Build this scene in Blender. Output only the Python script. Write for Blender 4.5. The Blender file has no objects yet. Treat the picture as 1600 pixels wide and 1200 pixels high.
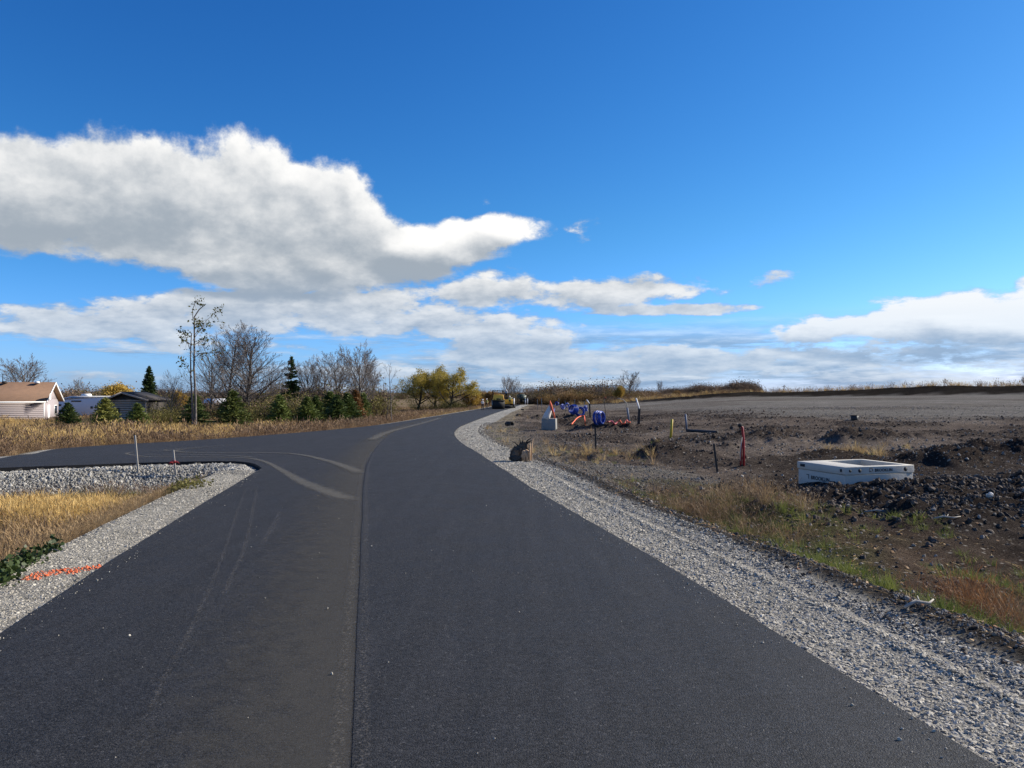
import bpy, bmesh, math, random
import numpy as np
from mathutils import Vector, Matrix
from mathutils.geometry import delaunay_2d_cdt

SC = bpy.context.scene
COL = SC.collection
R = math.radians
rnd = random.Random(7)
rng = np.random.default_rng(11)

# ------------------------------------------------------------------ camera
F = 1202.0                      # focal length in pixels of a 1600 px wide frame
CAM_H = 1.7
HOR = 612.0                     # image row of the true horizon
PITCH = math.atan((HOR - 600.0) / F)
cam_d = bpy.data.cameras.new('camera')
cam_d.sensor_width = 36.0
cam_d.lens = F / 1600.0 * 36.0
cam_d.clip_start = 0.05
cam_d.clip_end = 6000
cam = bpy.data.objects.new('camera', cam_d)
COL.objects.link(cam)
cam.location = (0, 0, CAM_H)
cam.rotation_euler = (math.pi / 2 + PITCH, 0, 0)
SC.camera = cam

# ------------------------------------------------------------------ light, exposure
SUN_AZ = R(70)                  # to the right of the view direction
SUN_EL = R(29)
SKY_STRENGTH = 0.079
SC.view_settings.view_transform = 'Standard'
SC.view_settings.look = 'None'
SC.view_settings.gamma = 1.0
SC.view_settings.use_curve_mapping = False
SC.view_settings.exposure = 0.63
SC.cycles.use_denoising = True
SC.cycles.max_bounces = 6
SC.cycles.transparent_max_bounces = 16

sun_d = bpy.data.lights.new('sun', 'SUN')
sun_d.energy = 5.0
sun_d.angle = R(0.53)
sun_d.color = (1.0, 0.92, 0.79)
sun = bpy.data.objects.new('sun', sun_d)
COL.objects.link(sun)
sdir = Vector((math.sin(SUN_AZ) * math.cos(SUN_EL), math.cos(SUN_AZ) * math.cos(SUN_EL), math.sin(SUN_EL)))
sun.rotation_euler = (-sdir).to_track_quat('-Z', 'Y').to_euler()
sun.location = (30, 20, 40)


class S:
    """a shader value: wraps a node socket so that formulas can be written"""
    def __init__(self, nt, s): self.nt, self.s = nt, s
    def _m(self, op, *a, clamp=False):
        n = self.nt.nodes.new('ShaderNodeMath'); n.operation = op; n.use_clamp = clamp
        for k, v in enumerate((self,) + a):
            if isinstance(v, S): self.nt.links.new(v.s, n.inputs[k])
            else: n.inputs[k].default_value = v
        return S(self.nt, n.outputs[0])
    def __add__(s, o): return s._m('ADD', o)
    __radd__ = __add__
    def __sub__(s, o): return s._m('SUBTRACT', o)
    def __mul__(s, o): return s._m('MULTIPLY', o)
    __rmul__ = __mul__
    def __truediv__(s, o): return s._m('DIVIDE', o)
    def max(s, o): return s._m('MAXIMUM', o)
    def min(s, o): return s._m('MINIMUM', o)
    def smax(s, o, k): return s._m('SMOOTH_MAX', o, k)
    def clamp(s): return s._m('ADD', 0.0, clamp=True)
    def ss(s, lo, hi, a=0.0, b=1.0):
        n = s.nt.nodes.new('ShaderNodeMapRange'); n.interpolation_type = 'SMOOTHSTEP'
        s.nt.links.new(s.s, n.inputs['Value'])
        n.inputs['From Min'].default_value = lo; n.inputs['From Max'].default_value = hi
        n.inputs['To Min'].default_value = a; n.inputs['To Max'].default_value = b
        return S(s.nt, n.outputs['Result'])


def vec(nt, x, y, z):
    n = nt.nodes.new('ShaderNodeCombineXYZ')
    for k, v in enumerate((x, y, z)):
        if isinstance(v, S): nt.links.new(v.s, n.inputs[k])
        else: n.inputs[k].default_value = v
    return S(nt, n.outputs[0])


def noise(nt, v, scale, detail=5, rough=0.55, dist=0.0, out=0):
    n = nt.nodes.new('ShaderNodeTexNoise')
    n.inputs['Scale'].default_value = scale
    n.inputs['Detail'].default_value = detail
    n.inputs['Roughness'].default_value = rough
    n.inputs['Distortion'].default_value = dist
    if v is not None: nt.links.new(v.s, n.inputs['Vector'])
    return S(nt, n.outputs[out])


def mixc(nt, f, a, b, mode='MIX'):
    n = nt.nodes.new('ShaderNodeMix'); n.data_type = 'RGBA'; n.blend_type = mode
    n.clamp_factor = True
    for k, v in ((0, f), (6, a), (7, b)):
        if isinstance(v, S): nt.links.new(v.s, n.inputs[k])
        elif k == 0: n.inputs[k].default_value = v
        else: n.inputs[k].default_value = (*v[:3], 1)
    return S(nt, n.outputs[2])


# ------------------------------------------------------------------ sky
def build_world():
    w = bpy.data.worlds.new('World'); SC.world = w; w.use_nodes = True
    nt = w.node_tree; nt.nodes.clear()
    out = nt.nodes.new('ShaderNodeOutputWorld'); bg = nt.nodes.new('ShaderNodeBackground')
    nt.links.new(bg.outputs[0], out.inputs[0])
    bg.inputs['Strength'].default_value = SKY_STRENGTH
    sky = nt.nodes.new('ShaderNodeTexSky'); sky.sky_type = 'NISHITA'; sky.sun_disc = False
    sky.sun_elevation = SUN_EL; sky.sun_rotation = SUN_AZ
    sky.altitude = 200; sky.air_density = 1.0; sky.dust_density = 0.35; sky.ozone_density = 2.2
    tc = nt.nodes.new('ShaderNodeTexCoord'); sep = nt.nodes.new('ShaderNodeSeparateXYZ')
    nt.links.new(tc.outputs['Generated'], sep.inputs[0])
    X, Y, Z = (S(nt, sep.outputs[k]) for k in range(3))
    az = X._m('ARCTAN2', Y)
    el = Z._m('ARCSINE')
    D3 = S(nt, tc.outputs['Generated'])

    def E(cx, cy, rx, ry, amp=1.0):
        a0 = math.atan((cx - 800) / F); ca = math.cos(a0)
        return a0, math.atan((HOR - cy) / F * ca), rx / F * ca * ca, ry / F * ca, amp
    # cumulus bank over the left of the view, the long flat bands below it and the bank on the right
    cl = [E(-260, 300, 330, 120), E(60, 308, 210, 88), E(225, 285, 150, 95), E(390, 300, 150, 102), E(480, 335, 150, 92),
          E(300, 372, 330, 62), E(575, 385, 110, 58), E(440, 420, 210, 38), E(690, 382, 130, 40, 1.3), E(740, 368, 100, 34, 1.3), E(790, 356, 85, 30, 1.1), E(620, 405, 130, 46), E(530, 395, 170, 62)]
    bands = [E(120, 508, 260, 40), E(330, 490, 220, 44), E(560, 486, 240, 40), E(820, 462, 230, 36), E(990, 450, 170, 22), E(1050, 484, 200, 11),
             E(680, 505, 280, 30), E(-260, 500, 260, 50), E(790, 550, 170, 32), E(960, 566, 280, 34), E(1190, 572, 280, 34), E(640, 588, 330, 24, .7), E(120, 588, 110, 10, .8),
             E(240, 540, 240, 16, .7), E(1310, 513, 110, 34, 1.5), E(1420, 508, 150, 46, 1.6), E(1550, 504, 160, 54, 1.6), E(1760, 500, 190, 60, 1.4), E(1380, 556, 300, 34, 1.1), E(1560, 575, 330, 40), E(1216, 512, 20, 9)]
    puffs = [E(1182, 437, 55, 14, .55), E(755, 325, 32, 16, .4), E(911, 350, 28, 18, .3), E(1236, 475, 36, 8, .4), E(1605, 446, 24, 18, .5), E(775, 428, 60, 16, .45)]

    far = (az._m('ABSOLUTE')).ss(0.66, 1.0)
    p0 = vec(nt, az, el, 0.0)

    def vmath(op, *a):
        n = nt.nodes.new('ShaderNodeVectorMath'); n.operation = op
        for k, v in enumerate(a):
            if isinstance(v, S): nt.links.new(v.s, n.inputs[k])
            else: n.inputs[k].default_value = v
        return n

    def shape(p, lst):
        m = None
        for (a0, e0, ra, re, amp) in lst:
            q = vmath('MULTIPLY_ADD', p, (1 / ra, 1 / re, 0), (-a0 / ra, -e0 / re, 0))
            d = vmath('DOT_PRODUCT', S(nt, q.outputs[0]), S(nt, q.outputs[0]))
            r = S(nt, d.outputs['Value'])._m('MULTIPLY_ADD', -amp, amp)
            m = r if m is None else m.smax(r, 0.25)
        return m.max(-1.5)

    wv = el.max(0.0) / (el.max(0.0) + 0.25)
    # the same kind of broken cumulus goes on all round, outside the view
    g = (noise(nt, D3, 2.3, 3, .5) - 0.56) * 5.0 + el.ss(0.05, 0.55, 0.5, -1.0)
    g = g * far + (far - 1.0) * 1.5
    low_n = (noise(nt, vec(nt, az, wv * 1.5, 9.1), 3.6, 2, .5) - 0.5) * 1.1

    def puff(da, de, detail):
        v = vec(nt, az + da, wv * 1.15 + de * 1.6, 3.7)
        return (noise(nt, v, 6.5, detail, .60) - 0.5) * 2.4 + (noise(nt, v, 21.0, min(detail, 6), .62) - .5) * 1.35

    band_n = (noise(nt, vec(nt, az, el * 2.6, 12.3), 13.0, 6, .6) - .5) * 1.7 - .02
    m0 = shape(p0, cl).max(shape(p0, bands + puffs) * .62 + band_n).max(g)
    n0 = puff(0, 0, 11)
    D = m0 + low_n + n0
    coarse = [cl[0], cl[1], E(300, 300, 270, 115), E(480, 340, 180, 105), E(400, 400, 300, 60), cl[8], cl[10], E(1430, 515, 230, 48), bands[16], bands[17]]
    ps = S(nt, vmath('ADD', p0, (0.024, 0.034, 0)).outputs[0])
    here = shape(p0, coarse); dm = (here - shape(ps, coarse)) * here.ss(-.55, .15)
    dm = dm + (band_n - (noise(nt, vec(nt, az + .005, el * 2.6 + .030, 12.3), 13.0, 4, .6) - .5) * 1.7) * here.ss(.15, -.55) * .75 + here.ss(.15, -.55) * .22
    low = el.ss(0.0, 0.17)
    alpha = D.ss(0.0, 0.50) * el.ss(-0.01, 0.012) * (low * .12 + .87)
    # layered bands seen edge-on near the horizon
    lay_n = noise(nt, vec(nt, az * 1.0, el * 8.0, 5.5), 6.0, 8, .64)
    lay_a = (lay_n + az.ss(-.62, .1, -.14, .04)).ss(.40, .60) * el.ss(.105, .05) * el.ss(-.01, .012) * .85
    lit = dm * LIT_SHAPE + (n0 - puff(.010, .016, 5)) * LIT_PUFF + 0.46 - D.ss(0.3, 2.0) * 0.25
    lit = lit.ss(0.08, 1.0)
    shade = mixc(nt, low, CLOUD_LOW, CLOUD_DARK)
    cc = mixc(nt, lit, shade, mixc(nt, low, CLOUD_LIT_LOW, CLOUD_LIT))
    lay_lit = (lay_n - noise(nt, vec(nt, az + .006, el * 8.0 + .06, 5.5), 6.0, 6, .64)) * 3.6 + .14
    lay_c = mixc(nt, lay_lit.clamp(), CLOUD_LOW, CLOUD_LIT_LOW)
    cc = mixc(nt, alpha, lay_c, cc)
    a2 = alpha.max(lay_a)
    # the deep blue of the photograph: each channel of the sky through its own power curve
    sc = nt.nodes.new('ShaderNodeSeparateColor'); nt.links.new(sky.outputs[0], sc.inputs[0])
    cb = nt.nodes.new('ShaderNodeCombineColor')
    for k, (am, pw) in enumerate(((.70, 1.74), (.92, 1.27), (1.18, 1.0))):
        ch = (S(nt, sc.outputs[k]) * .117)._m('POWER', pw) * (am / .117)
        if k == 2: ch = ch * el.ss(0.0, 0.22, 1.40, 1.0)
        nt.links.new(ch.s, cb.inputs[k])
    c = mixc(nt, a2, S(nt, cb.outputs[0]), cc)
    nt.links.new(c.s, bg.inputs['Color'])
    w.cycles.sampling_method = 'MANUAL'; w.cycles.sample_map_resolution = 512


LIT_SHAPE, LIT_PUFF = .42, .46
CLOUD_LIT_LOW = (6.6, 7.1, 7.6)
CLOUD_DARK = (3.0, 3.45, 3.95)
CLOUD_LOW = (2.0, 3.0, 4.5)
CLOUD_LIT = (8.6, 8.5, 8.3)
build_world()

# ------------------------------------------------------------------ numpy noise and terrain
def _hash(ix, iy, seed):
    h = (ix.astype(np.int64) * 374761393 + iy.astype(np.int64) * 668265263 + seed * 982451653) & 0xffffffff
    h = ((h ^ (h >> 13)) * 1274126177) & 0xffffffff
    return ((h ^ (h >> 16)) & 0xffff) / 65535.0


def vnoise(x, y, seed=0):
    ix = np.floor(x); iy = np.floor(y); fx = x - ix; fy = y - iy
    fx = fx * fx * fx * (fx * (fx * 6 - 15) + 10); fy = fy * fy * fy * (fy * (fy * 6 - 15) + 10)
    a = _hash(ix, iy, seed); b = _hash(ix + 1, iy, seed); c = _hash(ix, iy + 1, seed); d = _hash(ix + 1, iy + 1, seed)
    return (a + (b - a) * fx) * (1 - fy) + (c + (d - c) * fx) * fy


def fbm(x, y, scale, octv=4, seed=0, gain=0.5):
    t = np.zeros_like(x, dtype=float); amp = 1.0; tot = 0; s = 1.0 / scale
    for k in range(octv):
        c, sn = math.cos(k * 1.3), math.sin(k * 1.3)
        t += amp * vnoise((x * c - y * sn) * s + k * 17.3, (x * sn + y * c) * s - k * 9.1, seed + k)
        tot += amp; amp *= gain; s *= 2.03
    return t / tot


def ss(lo, hi, v):
    t = np.clip((np.asarray(v, float) - lo) / (hi - lo), 0, 1)
    return t * t * (3 - 2 * t)


_dk = np.array([-500, 0, 12, 30, 51, 90, 140, 200, 400, 5000.]); _zk = np.array([0, 0, 0, -.17, -.56, -1.02, -1.44, -1.6, -1.7, -1.7])
_dt = np.linspace(-20, 420, 2201); _zt = np.convolve(np.pad(np.interp(_dt, _dk, _zk), 40, mode='edge'), np.ones(81) / 81, 'valid')
_fk = np.array([-50, 0, 20, 60, 110, 160, 200, 400, 5000.]); _fz = np.array([0, 0, -.05, .08, .36, .62, .55, 0., -1.])


def zbase(x, y):
    x = np.asarray(x, float); y = np.asarray(y, float)
    zb = np.interp(y, _dt, _zt)
    q = (x - 3.0) / np.maximum(y, 10.0)
    s = ss(0.05, 0.30, q)
    zf = np.interp(y, _fk, _fz) + 0.55 * ss(0.33, 0.66, q) * ss(60, 160, y)
    left = -0.55 * ss(6, 20, -x) * ss(18, 32, y)
    return zb * (1 - s) + zf * s + left


_T = np.concatenate([np.arange(1.5, 40, 0.02), np.geomspace(40, 900, 6000)])


def P(px, py, fn=zbase):
    """the point of the ground that the photograph shows at a pixel"""
    a = (px - 800) / F; b = (600 - py) / F
    dy = math.cos(PITCH) - b * math.sin(PITCH); dz = math.sin(PITCH) + b * math.cos(PITCH)
    x = a * _T; y = dy * _T; z = CAM_H + dz * _T
    k = np.nonzero(z < fn(x, y))[0]
    k = k[0] if len(k) else len(_T) - 1
    return float(x[k]), float(y[k])


def catmull(pts, step=0.4, growth=0.012):
    pts = [np.array(p, float) for p in pts]
    q = [2 * pts[0] - pts[1]] + pts + [2 * pts[-1] - pts[-2]]
    out = []
    for i in range(1, len(q) - 2):
        p0, p1, p2, p3 = q[i - 1:i + 3]
        L = np.linalg.norm(p2 - p1); d = max(p1[1], 0)
        n = max(2, int(L / (step + growth * d)))
        for t in np.arange(n) / n:
            out.append(0.5 * ((2 * p1) + (-p0 + p2) * t + (2 * p0 - 5 * p1 + 4 * p2 - p3) * t * t + (-p0 + 3 * p1 - 3 * p2 + p3) * t ** 3))
    out.append(pts[-1])
    return np.array(out)


def back(pts, n=14.0):
    p0, p1 = np.array(pts[0]), np.array(pts[1])
    d = (p0 - p1) / np.linalg.norm(p0 - p1)
    return [tuple(p0 + d * n), tuple(p0 + d * n * .5)] + list(pts)


RIGHT = catmull(back([P(*p) for p in [(1554, 1196), (1230, 1000), (1045, 886), (860, 780), (790, 736), (749, 709), (721, 692), (711, 681), (711, 673), (722, 665), (746, 655.5), (773, 645.5), (791, 640), (803, 636), (815, 632)]]))
SEAM = catmull(back([P(*p) for p in [(549, 1196), (558, 985), (563, 880), (566, 810), (569, 750), (574, 726), (586, 704), (607, 682), (634, 667), (670, 656.5), (712, 647.5), (750, 641), (779, 636.5), (800, 632.5)]]))
LEFTN = catmull(back([P(*p) for p in [(14, 981), (192, 865), (300, 797), (410, 731)]]))
NEARB = catmull([P(*p) for p in [(410, 731), (400, 725), (380, 721.5), (340, 720.5), (220, 723), (110, 727), (0, 731), (-120, 737), (-260, 742)]], .25)
FARL = catmull([P(*p) for p in [(-260, 738), (-120, 728), (0, 716), (69, 705), (137, 697.5), (220, 692.5), (330, 686), (440, 678), (517, 671.5), (582, 665), (632, 658), (685, 649.5), (737, 641), (760, 637), (785, 632)]])


def seg_dist(x, y, pl):
    best = np.full(np.shape(x), 1e9)
    for (ax, ay), (bx, by) in zip(pl[:-1], pl[1:]):
        dx, dy = bx - ax, by - ay; L = dx * dx + dy * dy + 1e-12
        t = np.clip(((x - ax) * dx + (y - ay) * dy) / L, 0, 1)
        best = np.minimum(best, (x - ax - t * dx) ** 2 + (y - ay - t * dy) ** 2)
    return np.sqrt(best)


def inside(x, y, poly):
    c = np.zeros(np.shape(x), bool); n = len(poly); j = n - 1
    for i in range(n):
        xi, yi = poly[i]; xj, yj = poly[j]
        if yi != yj:
            c ^= ((yi > y) != (yj > y)) & (x < (xj - xi) * (y - yi) / (yj - yi) + xi)
        j = i
    return c


def thin(pl, n=60):
    k = np.unique(np.linspace(0, len(pl) - 1, min(n, len(pl))).astype(int))
    return pl[k]


ROADPOLY = np.concatenate([thin(RIGHT), thin(FARL)[::-1], thin(NEARB)[::-1], thin(LEFTN)[::-1]])
RIGHTSIDE = np.concatenate([thin(RIGHT), np.array([[60, 400], [2500, 400], [2500, -200], [RIGHT[0][0], -200]])])
R_, L_, N_, F_ = thin(RIGHT), thin(LEFTN), thin(NEARB), thin(FARL)


def pxpoly(pts): return np.array([P(*p) for p in pts])


BOXC = np.array([7.15, 16.05])      # the concrete chamber
Z_MOUND = pxpoly([(1160, 745), (1260, 745), (1420, 738), (1700, 720), (1760, 770), (1600, 800), (1420, 800), (1270, 795), (1200, 780)])
Z_DARK = pxpoly([(1220, 700), (1500, 690), (1900, 690), (2000, 860), (1700, 900), (1560, 890), (1400, 880), (1270, 830), (1200, 800), (1150, 740)])
Z_PAD = pxpoly([(840, 742), (820, 722), (940, 712), (1020, 716), (1100, 730), (1130, 742), (1040, 752), (950, 756), (890, 757)])
Z_FARG = pxpoly([(830, 627), (1000, 640), (1200, 650), (1500, 652), (1900, 655), (1900, 616), (1250, 619.5), (1130, 621.5), (900, 624)])


def smask(x, y, poly, w, n=0.0, nz=None):
    d = seg_dist(x, y, np.concatenate([poly, poly[:1]]))
    d = np.where(inside(x, y, poly), d, -d)
    if nz is not None: d = d + n * (nz - .5)
    return ss(-w, w, d)


BERM = catmull([(14, 196), (30, 184), (46, 172), (75, 165), (104, 158), (150, 150), (260, 138)], 3)


HEAPS = [(*P(px, py), rx, ry, h) for (px, py, rx, ry, h) in [(1040, 705, 1.3, .9, .38), (1080, 700, 1.2, .7, .25), (912, 704, .9, .6, .32), (960, 700, .8, .5, .2), (905, 664, 3.0, 1.3, .45), (935, 668, 2.2, 1.2, .42), (880, 655, 3.5, 2, .5), (955, 667, 1.8, 1, .3),
         (1190, 680, 2.0, 1.0, .35), (1230, 676, 1.6, 1, .28), (1350, 680, 1.6, 1.0, .4), (1385, 676, 1.8, 1, .35), (1480, 712, 1.3, .9, .35), (1590, 700, 1.6, 1.2, .55), (1100, 686, 1.5, .8, .22), (1300, 700, .8, .6, .22), (800, 662, .9, .7, .18), (820, 650, 1.6, 1, .2), (1140, 690, 1.2, .8, .2)]]


def ground(x, y, parts=False):
    x = np.asarray(x, float); y = np.asarray(y, float)
    z = zbase(x, y)
    shp = x.shape
    inr = inside(x, y, ROADPOLY)
    dR = seg_dist(x, y, R_); dL = seg_dist(x, y, L_); dN = seg_dist(x, y, N_); dF = seg_dist(x, y, F_)
    right = inside(x, y, RIGHTSIDE) & ~inr
    d_any = np.minimum(np.minimum(dR, dL), np.minimum(dN, dF))
    near_l = ~right & ~inr & (np.minimum(dL, dN) < dF) & (y < 30)
    far_l = ~right & ~inr & ~near_l
    n1 = fbm(x, y, 3.2, 4, 3); n2 = fbm(x, y, .55, 4, 21); n3 = fbm(x, y, 12., 4, 40); n4 = fbm(x, y, 1.3, 3, 61)
    dz = np.zeros(shp)
    dz = np.where(inr, -0.16 * ss(0.0, 0.25, d_any) - 0.02, dz)
    # right-hand side
    wob = (n1 - .5) * .5
    dip = -0.22 * ss(1.35, 2.5, dR + wob) * (1 - ss(25, 60, y))
    ridge = 0.025 * np.exp(-((dR - .72 + (n1 - .5) * .1) / .07) ** 2) - 0.03 * np.exp(-((dR - .9 + (n1 - .5) * .1) / .09) ** 2) + .05 * np.exp(-((dR - 1.42 + wob * .5) / .16) ** 2)
    mound = smask(x, y, Z_MOUND, .7, .8, n1)
    dark = smask(x, y, Z_DARK, .8, 1.2, n1)
    pad = smask(x, y, Z_PAD, .6, 1.0, n1)
    farg = smask(x, y, Z_FARG, 6, 10, n3)
    rough = ss(1.5, 3.0, dR + wob) * (1 - .75 * pad) * (1 - .8 * farg)
    soil = rough * ((n1 - .5) * .22 + (n2 - .5) * .15 + (np.abs(n4 - .5)) * .24 + ss(30, 80, y) * (n3 - .5) * .35)
    heap = np.zeros(shp)
    for (hx, hy, rx, ry, hh) in HEAPS:
        heap = np.maximum(heap, np.exp(-((x - hx) / rx) ** 2 - ((y - hy) / ry) ** 2) * hh)
    heap = heap * (.6 + 1.2 * np.abs(n4 - .5) * 2 + .8 * (n2 - .5))
    boxd = np.hypot(x - BOXC[0], y - BOXC[1])
    md = mound * (.10 + .34 * (n4 - .38) + .16 * (n2 - .5)) * (1 - .5 * np.exp(-(boxd / .9) ** 2))
    dB = seg_dist(x, y, BERM)
    berm = np.minimum(1, np.maximum(0, 1.25 - dB / 4.4)) * (.75 + 1.25 * ss(40, 105, x)) * (1 + .7 * (n3 - .5)) * ss(14, 40, x) 
    dz = np.where(right, -0.035 + ridge * (1 - ss(14, 24, y)) + dip + soil + heap + md + berm + pad * .05, dz)
    # the grassy ditch between the main road and the branch
    dl = np.where(dL < 1.1, dL, dL)
    ditch = -0.62 * ss(.80, 2.1, dL + wob * .5) * ss(0.12, 1.35, dN)
    dz = np.where(near_l, -0.03 - .07 * ss(.05, .0, dN) - 0.09 * np.exp(-(dN / .3) ** 2) + ditch + (n1 - .5) * .12 * ss(1.0, 2, dL) + (n2 - .5) * .05 * ss(.7, 1.2, dL), dz)
    dz = np.where(far_l, -0.04 - .28 * ss(.45, 2.2, dF) + (n1 - .5) * .14 * ss(.5, 1.5, dF) + (n3 - .5) * .5 * ss(6, 20, dF), dz)
    z = z + dz
    if not parts: return z
    return z, dict(inr=inr, dR=dR, dL=dL, dN=dN, dF=dF, right=right, near_l=near_l, far_l=far_l, n1=n1, n2=n2, n3=n3, n4=n4, mound=mound, dark=dark, pad=pad, farg=farg, dB=dB, wob=wob, heap=heap)


def gz(x, y): return float(ground(np.array([float(x)]), np.array([float(y)]))[0])

# ------------------------------------------------------------------ materials
def new_mat(name):
    m = bpy.data.materials.new(name); m.use_nodes = True
    nt = m.node_tree; b = nt.nodes['Principled BSDF']
    return m, nt, b


def put(nt, v, sock):
    if isinstance(v, S): nt.links.new(v.s, sock)
    elif hasattr(sock.default_value, '__len__'): sock.default_value = (*v[:3], 1)
    else: sock.default_value = v


def coords(nt, obj=False):
    if obj:
        n = nt.nodes.new('ShaderNodeTexCoord'); return S(nt, n.outputs['Object'])
    n = nt.nodes.new('ShaderNodeNewGeometry'); return S(nt, n.outputs['Position'])


def bump(nt, b, h, strength=.5, dist=.02):
    n = nt.nodes.new('ShaderNodeBump'); n.inputs['Strength'].default_value = strength; n.inputs['Distance'].default_value = dist
    nt.links.new(h.s, n.inputs['Height']); nt.links.new(n.outputs[0], b.inputs['Normal'])


def orand(nt):
    n = nt.nodes.new('ShaderNodeObjectInfo'); return S(nt, n.outputs['Random'])


def attr(nt, name, out='Color'):
    n = nt.nodes.new('ShaderNodeAttribute'); n.attribute_name = name; return S(nt, n.outputs[out])


def paint(name, col, rough=.6, var=.25, scale=3., bump_s=0.0, metal=0.0, spec=.5, obj=True):
    """plain surface with a little blotchy variation and grain"""
    m, nt, b = new_mat(name)
    v = coords(nt, obj)
    n = noise(nt, v, scale, 6, .6); f = noise(nt, v, scale * 14, 3, .6)
    k = (n - .5) * (2 * var) + (f - .5) * var + 1.0
    c = mixc(nt, 1.0, col, vec(nt, k, k, k), 'MULTIPLY')
    put(nt, c, b.inputs['Base Color'])
    put(nt, (n - .5) * .2 + rough, b.inputs['Roughness'])
    b.inputs['Metallic'].default_value = metal; b.inputs['Specular IOR Level'].default_value = spec
    if bump_s: bump(nt, b, f + n, bump_s, .02)
    return m


def leafy(name, c1, c2, trans=.25, rough=.7, attr_tip=None):
    """blades and leaves: colour between two tones, per copy and along the world"""
    m, nt, b = new_mat(name)
    v = coords(nt)
    n = noise(nt, v, .9, 3, .6); f = noise(nt, v, 23, 2, .5)
    t = ((n - .5) * 1.5 + (f - .5) * .9 + orand(nt) * .8 + .1).clamp()
    c = mixc(nt, t, c1, c2)
    put(nt, c, b.inputs['Base Color']); b.inputs['Roughness'].default_value = rough
    b.inputs['Specular IOR Level'].default_value = .25
    tr = nt.nodes.new('ShaderNodeBsdfTranslucent'); nt.links.new(c.s, tr.inputs[0])
    mx = nt.nodes.new('ShaderNodeMixShader'); mx.inputs[0].default_value = trans
    nt.links.new(b.outputs[0], mx.inputs[1]); nt.links.new(tr.outputs[0], mx.inputs[2])
    nt.links.new(mx.outputs[0], nt.nodes['Material Output'].inputs[0])
    return m


def stone_mat(name, c1, c2, rough=.85):
    m, nt, b = new_mat(name)
    v = coords(nt)
    t = (orand(nt) + (noise(nt, v, 55, 3, .6) - .5) * .5).clamp()
    put(nt, mixc(nt, t, c1, c2), b.inputs['Base Color']); b.inputs['Roughness'].default_value = rough; b.inputs['Specular IOR Level'].default_value = .12
    return m


def bark_mat(name, c1, c2):
    m, nt, b = new_mat(name)
    v = coords(nt)
    n = noise(nt, v, 6, 5, .65)
    put(nt, mixc(nt, n.ss(.3, .7), c1, c2), b.inputs['Base Color']); b.inputs['Roughness'].default_value = .9
    bump(nt, b, noise(nt, v, 25, 3), .5, .03)
    return m


def mul3(nt, v, k):
    n = nt.nodes.new('ShaderNodeVectorMath'); n.operation = 'MULTIPLY'; nt.links.new(v.s, n.inputs[0]); n.inputs[1].default_value = k
    return S(nt, n.outputs[0])


def asphalt_mat(name, base, dust):
    m, nt, b = new_mat(name)
    v = coords(nt)
    big = noise(nt, v, .35, 4, .6); mid = noise(nt, v, 2.2, 5, .65)
    fine = noise(nt, v, 160, 2, .7)
    def cells(sc):
        vo = nt.nodes.new('ShaderNodeTexVoronoi'); vo.inputs['Scale'].default_value = sc; nt.links.new(v.s, vo.inputs['Vector'])
        sp = nt.nodes.new('ShaderNodeSeparateColor'); nt.links.new(vo.outputs['Color'], sp.inputs[0])
        return S(nt, sp.outputs[0]), S(nt, sp.outputs[1]), S(nt, vo.outputs['Distance'])
    a1, a2, d1 = cells(75); b1, b2, d2 = cells(150)
    c = mixc(nt, (big - .5) * .9 + (mid - .5) * .5 + .35, base, dust)
    streak = noise(nt, mul3(nt, v, (5.5, .35, 1.0)), 1.0, 4, .6)
    k = (a1 - .5) * 1.15 + (b1 - .5) * 1.25 + (fine - .5) * 1.0 + (streak - .5) * 1.0 + 1.0
    k = k.max(.2)
    c = mixc(nt, 1.0, c, vec(nt, k, k, k), 'MULTIPLY')
    c = mixc(nt, a2.ss(.975, .995) * .3, c, (.15, .145, .14))
    cr = noise(nt, v, 7.3, 2, .5).ss(.72, .77) * noise(nt, v, 41, 1, .5).ss(.60, .68)
    c = mixc(nt, cr * .6, c, (.24, .23, .21))
    put(nt, c, b.inputs['Base Color'])
    put(nt, (mid - .5) * .25 + (b2 - .5) * .3 + .74, b.inputs['Roughness'])
    b.inputs['Specular IOR Level'].default_value = .26
    bump(nt, b, d1 * -.6 + d2 * -.7 + fine * .5, .8, .005)
    return m


def dust_sheet(name, col, strength, streak=6., fleck=0.0):
    """thin dust lying on the asphalt; fades to the sides of its strip"""
    m, nt, b = new_mat(name)
    v = coords(nt)
    put(nt, mixc(nt, noise(nt, v, 30, 3, .6), col, tuple(x * .72 for x in col)), b.inputs['Base Color'])
    b.inputs['Roughness'].default_value = .95; b.inputs['Specular IOR Level'].default_value = .1
    f = attr(nt, 'fade', 'Fac')
    n = noise(nt, v, streak, 5, .65); g = noise(nt, v, 90, 2, .6)
    a = (f * 1.35 - .30 + (n - .5) * 1.5 + (g - .5) * 1.0).ss(0.0, 1.0) * f.ss(0, .2) * strength
    if fleck:
        a = a * noise(nt, v, fleck, 4, .7).ss(.52, .62)
    tr = nt.nodes.new('ShaderNodeBsdfTransparent')
    mx = nt.nodes.new('ShaderNodeMixShader'); nt.links.new(a.s, mx.inputs[0])
    nt.links.new(tr.outputs[0], mx.inputs[1]); nt.links.new(b.outputs[0], mx.inputs[2])
    nt.links.new(mx.outputs[0], nt.nodes['Material Output'].inputs[0])
    return m


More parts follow.
